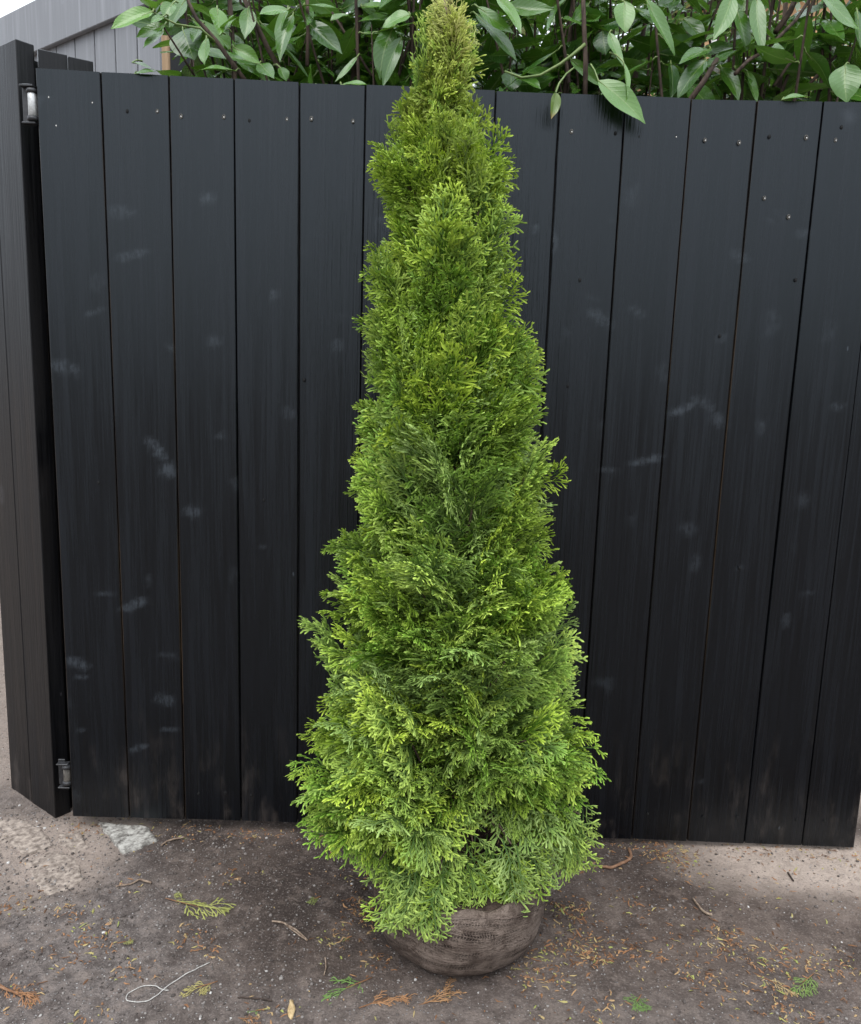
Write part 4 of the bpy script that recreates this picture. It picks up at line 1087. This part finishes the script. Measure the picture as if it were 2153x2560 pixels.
# visible woody stems
stem([on_y(1463, 250, 0.10), on_y(1464, 150, 0.11), on_y(1460, 60, 0.12), on_y(1457, -60, 0.14)], 0.0060, 0.0050)
stem([on_y(1463, 110, 0.11), on_y(1430, 138, 0.11), on_y(1400, 160, 0.10), on_y(1350, 188, 0.08), on_y(1305, 194, 0.07), on_y(1262, 178, 0.07)], 0.0042, 0.0022, True)
stem([on_y(1722, 255, 0.06), on_y(1758, 205, 0.07), on_y(1793, 148, 0.09)], 0.0070, 0.0058)
stem([on_y(1838, 185, 0.06), on_y(1870, 152, 0.08), on_y(1915, 125, 0.10), on_y(1990, 50, 0.16), on_y(2030, -10, 0.20)], 0.0045, 0.0038)
stem([on_y(1935, 215, 0.16), on_y(1965, 172, 0.17), on_y(2010, 112, 0.19)], 0.0040, 0.0034)
stem([on_y(2020, 215, 0.20), on_y(2055, 175, 0.21), on_y(2090, 140, 0.23)], 0.0045, 0.004)
stem([on_y(1940, 80, 0.22), on_y(1975, 30, 0.24), on_y(2000, -30, 0.26)], 0.0075, 0.0070)
stem([on_y(465, -10, 0.10), on_y(490, 45, 0.09), on_y(540, 100, 0.08), on_y(575, 150, 0.07), on_y(612, 200, 0.06)], 0.0040, 0.0058)
stem([on_y(608, -10, 0.18), on_y(640, 60, 0.17), on_y(675, 130, 0.16), on_y(720, 205, 0.14)], 0.0058, 0.0070)
stem([on_y(382, 18, 0.00), on_y(395, 45, 0.01), on_y(430, 100, 0.03), on_y(487, 190, 0.06)], 0.0016, 0.0024)
stem([on_y(382, 30, 0.0), on_y(440, 60, 0.04), on_y(500, 70, 0.07), on_y(545, 110, 0.08)], 0.0018, 0.0030, True)
stem([on_y(768, -10, 0.12), on_y(770, 70, 0.11), on_y(768, 165, 0.10)], 0.0040, 0.0046)
stem([on_y(830, 30, 0.2), on_y(880, 110, 0.2), on_y(930, 190, 0.18)], 0.0028, 0.0034)
stem([on_y(1030, -20, 0.3), on_y(1032, 80, 0.3), on_y(1030, 220, 0.3)], 0.008, 0.010)
for b in bushes:
    for k in range(5):
        a = k*1.26+b['x']; r = 0.13
        p = np.array([b['x'], b['y'], 0.0])
        m = MB(); m.tube([p+np.array([0.03*math.cos(a), 0.03*math.sin(a), -0.02]), p+np.array([0.08*math.cos(a), 0.08*math.sin(a), 0.8]), p+np.array([r*1.6*math.cos(a), r*1.2*math.sin(a), 1.5]), p+np.array([r*2.2*math.cos(a), r*1.4*math.sin(a), 2.15])], [0.016, 0.013, 0.010, 0.006], 7, 0, jitter=0.2)
        b['stems'].append(m)
    b['f'].build('foliage', [M_LAUREL, M_GSTEM, M_STEM], b['o'])
    for m in b['stems']:
        m.build('stem', [M_STEM, M_GSTEM], b['o'])

# ------------------------------------------------------------------ trees and house beyond the hedge
def far_tree(lab, px, Y, lean, H_, r0, cz, cr_, nleaf, ls, seed, group=None):
    rg = np.random.default_rng(seed); p = on_y(px, 100, Y); b = np.array([p[0], Y, 0.0])
    o = thing('background_tree', lab, 'tree', tuple(b), 'trees beyond the hedge')
    zz = np.linspace(0, H_, 9); pts = np.stack([b[0]+lean*(zz-p[2])+0.02*np.sin(zz*2), np.full(9, Y)+0.02*np.cos(zz*1.7), zz], 1)
    t = MB(); t.tube(pts, np.interp(zz, [0, H_], [r0*1.15, r0*0.25]), 9, jitter=0.2)
    cl = MB()
    for k in range(26):
        zb = rg.uniform(cz[0], min(cz[1], H_)); s0 = np.array([np.interp(zb, zz, pts[:, 0]), Y, zb]); a = rg.uniform(0, 6.28)
        L = cr_*rg.uniform(0.5, 1.05); d = np.array([math.cos(a), math.sin(a), rg.uniform(0.05, 0.6)])
        e = s0+d*L; t.tube([s0, s0+d*L*0.5+np.array([0, 0, 0.03]), e], [r0*0.32, r0*0.2, r0*0.06], 5, cap=False)
        m = nleaf//26
        c = s0+d*L*rg.uniform(0.25, 1.1, (m, 1))+rg.normal(0, 0.13*cr_+0.05, (m, 3))
        dd = rg.normal(0, 1, (m, 3)); dd /= np.linalg.norm(dd, axis=1)[:, None]
        nn = rg.normal(0, 1, (m, 3)); xx = np.cross(dd, nn); xx /= np.linalg.norm(xx, axis=1)[:, None]
        l = ls*rg.uniform(0.6, 1.2, (m, 1))
        V = np.stack([c-dd*l, c+xx*l*0.42, c+dd*l, c-xx*l*0.42], 1).reshape(-1, 3)
        col = np.zeros((m, 4, 4)); col[..., 0] = 0.6; col[..., 1] = rg.random((m, 1)); col[..., 3] = 0.05*rg.random((m, 1))
        cl.add(V, np.arange(m*4).reshape(m, 4), 0, col.reshape(-1, 4))
    t.build('trunk', M_STEM, o); cl.build('crown', M_LAUREL, o)
far_tree('slender dark trunked tree standing between the thuja and the tan house', 1722, 2.6, 0.015, 5.2, 0.032, (2.2, 5.0), 1.0, 5200, 0.035, 1)
far_tree('dark small leaved tree showing left of the thuja tip over the hedge', 800, 3.0, -0.03, 5.0, 0.05, (1.9, 4.8), 1.1, 9000, 0.04, 2)
far_tree('dense dark tree behind the hedge just right of the thuja tip', 1330, 3.3, 0.03, 4.6, 0.05, (1.9, 4.4), 1.0, 8000, 0.04, 3)

hp = on_y(1760, 95, 9.0)
house = thing('house', 'tan gabled house glimpsed through the laurel leaves at the right', 'house', (hp[0], 9.0, 0.0))
hw = MB(); x0 = hp[0]-0.25; x1 = x0+5.5; zE = on_y(1760, 36, 9.0)[2]
sl = 0.22
vv = np.array([[x0, 9.0, 0], [x1, 9.0, 0], [x1, 9.0, zE], [(x0+x1)/2, 9.0, zE+sl*(x1-x0)/2], [x0, 9.0, zE]])
vb = vv+np.array([0, 6.0, 0])
hw.add(np.concatenate([vv, vb]), [[0, 1, 2, 3, 4], [9, 8, 7, 6, 5], [0, 4, 9, 5], [1, 6, 7, 2], [0, 5, 6, 1], [4, 3, 8, 9], [3, 2, 7, 8]], 0)
hw.build('wall', M_TAN, house, shade=False)
for sgn, xa, xb in ((1, x0-0.25, (x0+x1)/2), (-1, x1+0.25, (x0+x1)/2)):
    za = zE-sl*0.25+0.03; zm = zE+sl*(x1-x0)/2+0.03
    r = MB(); q = np.array([[xa, 8.7, za], [xb, 8.7, zm], [xb, 15.2, zm], [xa, 15.2, za]])
    r.add(np.concatenate([q, q+np.array([0, 0, 0.07])]), [[0, 1, 2, 3], [7, 6, 5, 4], [0, 4, 5, 1], [1, 5, 6, 2], [2, 6, 7, 3], [3, 7, 4, 0]], 0)
    r.build('roof_slope', M_ROOF, house, shade=False)
wq = on_y(1872, 48, 9.0)
wn = MB(); wn.box((wq[0], 8.985, wq[2]-0.55), (0.9, 0.05, 1.2), bev=0.01); wn.build('window', M_GUTTER, house, shade=False)

# ------------------------------------------------------------------ paving blocks sunk into the ground
c4 = lambda x, y: (x*0.4535, 1900+y*0.4535)
c5 = lambda x, y: (700+x*0.4535, 1900+y*0.4535)
c6 = lambda x, y: (1400+x*0.4269, 1900+y*0.4269)
def slab(poly, lab, mat, h, seed):
    P = np.array([on_z(*c4(*q), 0.0)[:2] for q in poly]); c = P.mean(0)
    # densify the outline and wear it unevenly, then fill with rings towards the middle
    out = []
    for i in range(len(P)):
        a, b = P[i], P[(i+1) % len(P)]
        for k in range(14): out.append(a+(b-a)*k/14)
    out = np.array(out); n = len(out)
    out += (np.stack([fbm(out[:, 0]*40, out[:, 1]*40, 3, seed), fbm(out[:, 0]*40+9, out[:, 1]*40, 3, seed+1)], 1)-0.5)*0.016
    rings = []; m = MB()
    for f_, z in ((1.0, -0.03), (1.0, h-0.008), (0.97, h-0.002), (0.93, h), (0.8, h), (0.65, h), (0.5, h), (0.35, h), (0.2, h), (0.04, h)):
        q = c+(out-c)*f_
        zz = z+(0.0045*(fbm(q[:, 0]*55, q[:, 1]*55, 4, seed+5)-0.5) if z > -0.02 else 0)
        rings.append(np.column_stack([q, np.broadcast_to(zz, (n,))]))
    k = len(rings)
    V = np.concatenate(rings)
    ar = 0.5*np.sum(out[:, 0]*np.roll(out[:, 1], -1)-np.roll(out[:, 0], -1)*out[:, 1])
    F = np.array([[i*n+j, i*n+(j+1) % n, (i+1)*n+(j+1) % n, (i+1)*n+j] for i in range(k-1) for j in range(n)])
    if ar < 0: F = F[:, ::-1]
    m.add(V, F, 0)
    o = m.build('paving_block', mat, origin=(c[0], c[1], 0)); tag(o, lab, 'paving block', 'old concrete paving blocks sunk in the earth')
slab([(545, 350), (820, 375), (866, 448), (690, 515), (610, 450)], 'pale grey paving block alone under the gate edge', M_SLABW, 0.006, 1)
slab([(-60, 340), (110, 318), (235, 375), (310, 480), (150, 525), (20, 470), (-60, 440)], 'large cracked beige paving block against the foot of the pillar', M_SLAB, 0.0012, 2)
slab([(322, 408), (440, 385), (490, 482), (395, 512), (330, 470)], 'small half buried beige paving block between the pillar and the pale grey one', M_SLAB, -0.0008, 3)
slab([(110, 560), (300, 492), (425, 540), (462, 655), (372, 725), (255, 745)], 'beige paving block nearest the viewer, flush with the gravelly earth', M_SLAB, -0.0005, 4)

# ------------------------------------------------------------------ grit and litter on the ground
lg = np.random.default_rng(55)
ico = None
def icosa():
    p = (1+5**0.5)/2
    v = np.array([(-1, p, 0), (1, p, 0), (-1, -p, 0), (1, -p, 0), (0, -1, p), (0, 1, p), (0, -1, -p), (0, 1, -p), (p, 0, -1), (p, 0, 1), (-p, 0, -1), (-p, 0, 1)], float)
    f = np.array([(0, 11, 5), (0, 5, 1), (0, 1, 7), (0, 7, 10), (0, 10, 11), (1, 5, 9), (5, 11, 4), (11, 10, 2), (10, 7, 6), (7, 1, 8), (3, 9, 4), (3, 4, 2), (3, 2, 6), (3, 6, 8), (3, 8, 9), (4, 9, 5), (2, 4, 11), (6, 2, 10), (8, 6, 7), (9, 8, 1)])
    return v/np.linalg.norm(v[0]), f
iv, iff = icosa()
N = 26000
x = lg.uniform(-0.75, 2.35, N); y = lg.uniform(-0.80, 0.10, N)
left = smooth(0.9, 0.1, x+0.4*y); keep = lg.random(N) < (0.22+0.78*left)*(0.35+1.1*fbm(x*9, y*9, 3, 66))
x, y = x[keep], y[keep]; N = len(x)
bx = lg.uniform(-1.6, -0.2, 2500); by = lg.uniform(0.15, 2.2, 2500)
x = np.concatenate([x, bx]); y = np.concatenate([y, by]); N = len(x)
r = 0.0007+0.0026*lg.random(N)**3.5+0.0009*lg.random(N)
V = iv[None]*(1+lg.uniform(-0.28, 0.28, (N, 12, 1)))*r[:, None, None]*np.stack([lg.uniform(0.8, 1.4, N), lg.uniform(0.8, 1.4, N), lg.uniform(0.5, 0.8, N)], 1)[:, None, :]
V = V+np.stack([x, y, gh(x, y)+r*0.25], 1)[:, None, :]
tn = np.clip(lg.beta(1.3, 2.6, N)+0.30*(lg.random(N) < 0.06), 0, 1)
st = MB(); col = np.zeros((N, 12, 4)); col[..., 0] = tn[:, None]; col[..., 3] = 1
st.add(V.reshape(-1, 3), (iff[None]+np.arange(N)[:, None, None]*12).reshape(-1, 3), 0, col.reshape(-1, 4))
tag(st.build('gravel', M_STONE), 'small grey and white grit scattered over the earth', 'gravel', kind='stuff')

# dead scale leaves, needles and crumbs
CL = []
for q in ((100, 1100), (300, 1090), (230, 1140), (450, 1130), (780, 1230), (990, 1080), (950, 1040), (1230, 1180), (1350, 1140), (1280, 1290), (1560, 1260), (1660, 1220), (600, 560), (750, 640), (560, 540), (30, 900), (110, 900), (190, 1500), (1200, 1390), (420, 840), (1500, 1160), (600, 1080), (850, 1310), (700, 560), (1050, 1130), (1400, 1480)):
    CL.append((on_z(*c6(*q)), 0.035, 34))
for q in ((1430, 1060), (1450, 1150), (1440, 1220), (1680, 1080), (1600, 830), (450, 850), (480, 800), (430, 900), (560, 1110), (1250, 800), (1640, 1000), (1720, 1100), (330, 1000), (400, 650)):
    CL.append((on_z(*c5(*q)), 0.030, 34))
for q in ((60, 810), (100, 790), (400, 830), (430, 860), (545, 950), (470, 970), (340, 1075), (130, 1290), (470, 1430), (530, 1050), (1130, 1050), (80, 1260), (700, 700), (1380, 420), (470, 360), (1290, 640), (1060, 970), (700, 1170), (1440, 1370)):
    CL.append((on_z(*c4(*q)), 0.028, 22))
xs, ys = [], []
for (p, sg, n) in CL:
    n = int(n*lg.uniform(0.6, 1.3)); xs.append(p[0]+lg.normal(0, sg, n)); ys.append(p[1]+lg.normal(0, sg*0.8, n))
n = 1500; ux = lg.uniform(-0.6, 2.35, n); uy = lg.uniform(-0.78, 0.05, n)
k = lg.random(n) < (0.25+0.75*smooth(0.7, 1.5, ux)); xs.append(ux[k]); ys.append(uy[k])
n = 420; xs.append(lg.uniform(0.0, 2.1, n)); ys.append(lg.normal(-0.015, 0.03, n))
bx = np.concatenate(xs); by = np.concatenate(ys)
inball = np.hypot(bx-TB[0], by-TB[1]) < 0.135
bx, by = bx[~inball], by[~inball]
lt = MB()
def crumb(p, a, L, wd, tone, lift):
    d = np.array([math.cos(a), math.sin(a), lg.normal(0, 0.12)]); n = np.array([-math.sin(a), math.cos(a), lg.normal(0, 0.3)])
    m = p+d*L*0.5+np.array([0, 0, lift]); bend = n*L*lg.normal(0, 0.15)
    V = [p-n*wd*0.35, p+n*wd*0.35, m-n*wd*0.6+bend, m+n*wd*0.6+bend, p+d*L-n*wd*0.15, p+d*L+n*wd*0.15, m+bend+np.array([0, 0, wd*0.35])]
    lt.add(np.array(V), [[0, 1, 6], [1, 3, 6], [0, 6, 2], [2, 6, 4], [6, 5, 4], [6, 3, 5]], 0, (tone, 0, 0, 1))
for i in range(len(bx)):
    p = np.array([bx[i], by[i], float(gh(bx[i], by[i]))+0.0008]); L = 0.004+0.016*lg.random()**2; tone = float(np.clip(lg.beta(1.7, 2.6), 0, 0.85))
    a = lg.uniform(0, 6.28)
    crumb(p, a, L, lg.uniform(0.0014, 0.0036), tone, lg.uniform(0.0002, 0.0022))
    if lg.random() < 0.22:
        for q in range(int(lg.integers(2, 5))):
            crumb(p+np.array([math.cos(a), math.sin(a), 0])*L*lg.random(), a+lg.choice([-0.7, 0.7])+lg.normal(0, 0.15), L*lg.uniform(0.3, 0.6), 0.0014, tone, 0.0008)
for i in range(160):                              # crumbs lying on the soil of the root ball
    a = lg.uniform(0, 6.28); rr = 0.14*math.sqrt(lg.random()); p = np.array([TB[0]+rr*math.cos(a), TB[1]+rr*math.sin(a), BH+0.010])
    crumb(p, lg.uniform(0, 6.28), lg.uniform(0.006, 0.02), 0.002, float(lg.uniform(0.1, 0.6)), 0.002)
tag(lt.build('leaf_litter', M_LITTER), 'brown and ochre dead thuja scales strewn on the earth', 'leaf litter', kind='stuff')

# sprigs, twigs, string: each a thing of its own
def sprig(name, lab, cat, fn, a, b, tone, w=1.0, k=0, extra=(), z=0.004):
    p0 = on_z(*fn(*a), z); p1 = on_z(*fn(*b), z)
    m = MB(); L = np.linalg.norm(p1-p0)
    for j, (t0, dang, ls) in enumerate(((0.0, 0.0, 1.0),)+tuple(extra)):
        d = unit(p1-p0); ca, sa = math.cos(dang), math.sin(dang); d2 = np.array([d[0]*ca-d[1]*sa, d[0]*sa+d[1]*ca, 0.05])
        place_frond(m, p0+(p1-p0)*t0, d2, np.array([lg.normal(0, 0.12), lg.normal(0, 0.12), 1]), L*ls, 0.5, curl=0.12, k=(k+j) % 14, rng=lg, wscale=w, colfix=(tone, 0, 0, 1))
    m.tube([p0-unit(p1-p0)*L*0.18, p0, p0+(p1-p0)*0.5+np.array([0, 0, 0.002])], [0.0010, 0.0012, 0.0008], 5, 0, (0.25, 0, 0, 1))
    return tag(m.build(name, M_LITTER, origin=p0), lab, cat)
GR = 'thuja sprigs fallen on the earth'
for s in (sprig('thuja_sprig', 'yellowing thuja sprig lying left of the root ball below the pale block', 'sprig', c4, (960, 775), (1235, 852), 0.82, 0.75, 2, ((0.2, 2.6, 0.35),)),
          sprig('thuja_sprig', 'fresh green thuja sprig at the bottom edge left of the root ball', 'sprig', c5, (470, 1215), (255, 1310), 1.0, 0.9, 4),
          sprig('thuja_sprig', 'small bright green tuft of thuja near the bottom edge right of the root ball', 'sprig', c6, (470, 1385), (430, 1455), 1.0, 1.3, 5, ((0.1, 0.6, 0.8), (0.1, -0.6, 0.9))),
          sprig('thuja_sprig', 'green thuja tuft beside a pale dry sprig in the lower right litter', 'sprig', c6, (1470, 1265), (1375, 1345), 0.97, 0.9, 6, ((0.0, 0.5, 0.8),)),
          sprig('thuja_sprig', 'pale straw coloured dry sprig in the lower right litter', 'sprig', c6, (1165, 1262), (1375, 1370), 0.62, 0.55, 7),
          sprig('thuja_sprig', 'orange brown dry sprig in front of the root ball, leftmost of the two', 'sprig', c5, (480, 1352), (720, 1270), 0.42, 0.7, 8, ((0.5, -0.5, 0.5),)),
          sprig('thuja_sprig', 'forked orange brown dry sprig just below the front of the root ball', 'sprig', c5, (765, 1352), (1005, 1290), 0.45, 0.6, 9, ((0.6, 0.9, 0.6),)),
          sprig('thuja_sprig', 'russet dry sprig caught on the front of the wrapped root ball', 'sprig', c5, (1070, 900), (1165, 940), 0.42, 0.8, 10, (), 0.128),
          sprig('thuja_sprig', 'mixed green and brown sprig beside the white cord', 'sprig', c4, (1170, 1230), (1000, 1290), 0.72, 0.8, 11, ((0.0, 0.5, 0.5),)),
          sprig('thuja_sprig', 'tiny green sprig near the bottom left corner below the white cord', 'sprig', c4, (1450, 1375), (1370, 1400), 0.98, 1.0, 12),
          sprig('thuja_sprig', 'dry brown sprig in the lower left corner', 'sprig', c4, (20, 1250), (170, 1350), 0.38, 0.7, 3, ((0.3, 0.5, 0.5),)),
          sprig('thuja_sprig', 'small olive sprig right of the yellow one, near the crown shadow', 'sprig', c4, (1760, 755), (1700, 785), 0.9, 0.8, 1),
          sprig('thuja_sprig', 'short olive sprig left of and below the yellowing one', 'sprig', c4, (660, 1008), (730, 1000), 0.8, 0.8, 2),
          sprig('thuja_sprig', 'rust coloured sprig cut by the bottom edge right of the ball', 'sprig', c6, (160, 1490), (220, 1550), 0.40, 0.9, 5),
          sprig('thuja_sprig', 'dry brown sprig at the very bottom below the white cord', 'sprig', c4, (1330, 1425), (1420, 1440), 0.42, 0.8, 8)):
    s['group'] = GR

def lay(name, lab, cat, fn, pts, r0, r1, mat, group=None, z=0.003, forks=()):
    P = np.array([on_z(*fn(*q), z) for q in pts]); m = MB()
    # subdivide smoothly
    t = np.linspace(0, len(P)-1, len(P)*5); Q = np.stack([np.interp(t, np.arange(len(P)), P[:, i]) for i in range(3)], 1)
    for _ in range(3): Q[1:-1] = (Q[:-2]+2*Q[1:-1]+Q[2:])/4
    Q[:, 2] = gh(Q[:, 0], Q[:, 1])+max(r0, r1)*0.9+z*0.5
    m.tube(Q, np.linspace(r0, r1, len(Q)), 7, 0, jitter=0.25)
    for (i, q2) in forks:
        e = on_z(*fn(*q2), 0.008); m.tube([Q[i], (Q[i]+e)/2+np.array([0, 0, 0.004]), e], [r1, r1*0.9, r1*0.5], 6, 0)
    return tag(m.build(name, mat, origin=Q[0]), lab, cat, group)
lay('cord', 'thin white cord in a loose loop on the earth at the lower left', 'cord', c4, [(1155, 1115), (1050, 1165), (930, 1235), (880, 1285), (820, 1330), (750, 1332), (690, 1312), (705, 1275), (790, 1240), (860, 1240), (885, 1262), (930, 1268)], 0.0010, 0.0009, M_STRING)
TG = 'dead twigs on the earth'
lay('twig', 'bent pale twig beside the lone pale paving block', 'twig', c4, [(890, 475), (925, 445), (1020, 425)], 0.0022, 0.0028, M_TWIG, TG)
lay('twig', 'long pale twig pair left of the root ball', 'twig', c4, [(1500, 893), (1570, 900), (1640, 955), (1695, 1000)], 0.0022, 0.0020, M_TWIG, TG, forks=((7, (1690, 985)),))
lay('twig', 'forked brown twig between the paving block and the yellowing sprig', 'twig', c4, [(640, 700), (720, 690), (770, 660), (835, 680)], 0.0016, 0.0026, M_TWIG, TG)
lay('twig', 'reddish curved root end lying by the right boards', 'twig', c6, [(235, 625), (300, 640), (375, 610), (420, 580), (405, 525)], 0.0034, 0.0040, mat_bark('root_bark', (0.14, 0.07, 0.04), (0.26, 0.15, 0.09)), TG)
lay('twig', 'grey twig on the bare patch right of the root ball', 'twig', c6, [(780, 820), (825, 885), (855, 912), (890, 915)], 0.0024, 0.0032, M_TWIG, TG)
lay('twig', 'thin dark twig near the bottom left of centre', 'twig', c4, [(1310, 1315), (1400, 1320), (1500, 1335)], 0.0014, 0.0016, mat_bark('dark_twig', (0.03, 0.022, 0.018), (0.07, 0.05, 0.04)), TG)
lay('twig', 'short dark twig on the pale sand by the right end of the gate', 'twig', c6, [(1335, 665), (1368, 710)], 0.0026, 0.0020, bpy.data.materials['dark_twig'], TG)
lay('twig', 'short upright looking straw below the ball left side', 'twig', c5, [(250, 1090), (255, 1140), (243, 1190)], 0.0016, 0.0012, M_TWIG, TG)
lay('twig', 'brown twig crossing the lower left corner', 'twig', c4, [(-10, 1245), (60, 1275), (130, 1310)], 0.0026, 0.0018, bpy.data.materials['root_bark'], TG)
# flat chip of wood at the bottom
p = on_z(*c4(1606, 1378), 0.004); ch = MB()
R_ = np.array([[math.cos(1.72), -math.sin(1.72), 0], [math.sin(1.72), math.cos(1.72), 0], [0, 0, 1]])
vv = []; npt = 12
for z, sc in ((0, 1.0), (0.0035, 0.95), (0.0045, 0.6)):
    for k in range(npt):
        a = k*2*math.pi/npt; vv.append((0.023*sc*math.copysign(abs(math.cos(a))**0.6, math.cos(a)), 0.0062*sc*math.sin(a)*(1+0.3*math.sin(k*2.3)), z+0.0008*math.sin(k*1.7)))
ff = [[i*npt+k, i*npt+(k+1) % npt, (i+1)*npt+(k+1) % npt, (i+1)*npt+k] for i in range(2) for k in range(npt)]+[[2*npt+k for k in range(npt)]]
ch.add(np.array(vv)@R_.T+p, ff, 0)
tag(ch.build('wood_chip', M_CHIP, origin=p), 'yellowish flat wood chip at the bottom edge left of the root ball', 'wood chip')

# grass at the far left, behind the pillar
gr = MB(); gg = np.random.default_rng(8)
for i in range(2600):
    bx_ = gg.normal(-1.75, 0.45); by_ = gg.uniform(2.0, 4.2)
    if bx_ > -0.62*by_+0.20: continue
    h_ = gg.uniform(0.05, 0.16); a = gg.uniform(0, 6.28); d = np.array([math.cos(a), math.sin(a), 0])*h_*gg.uniform(0.1, 0.5); n = np.array([-math.sin(a), math.cos(a), 0])*0.0035
    p = np.array([bx_, by_, 0.0])
    gr.add(np.array([p-n, p+n, p+d*0.4+n*0.8+[0, 0, h_*0.6], p+d*0.4-n*0.8+[0, 0, h_*0.6], p+d+[0, 0, h_]]), [[0, 1, 2, 3], [3, 2, 4]], 0, (gg.random(), 0, 0, 1))
tag(gr.build('grass', M_GRASS), 'strip of green grass beyond the pillar at the left edge', 'grass', kind='stuff')
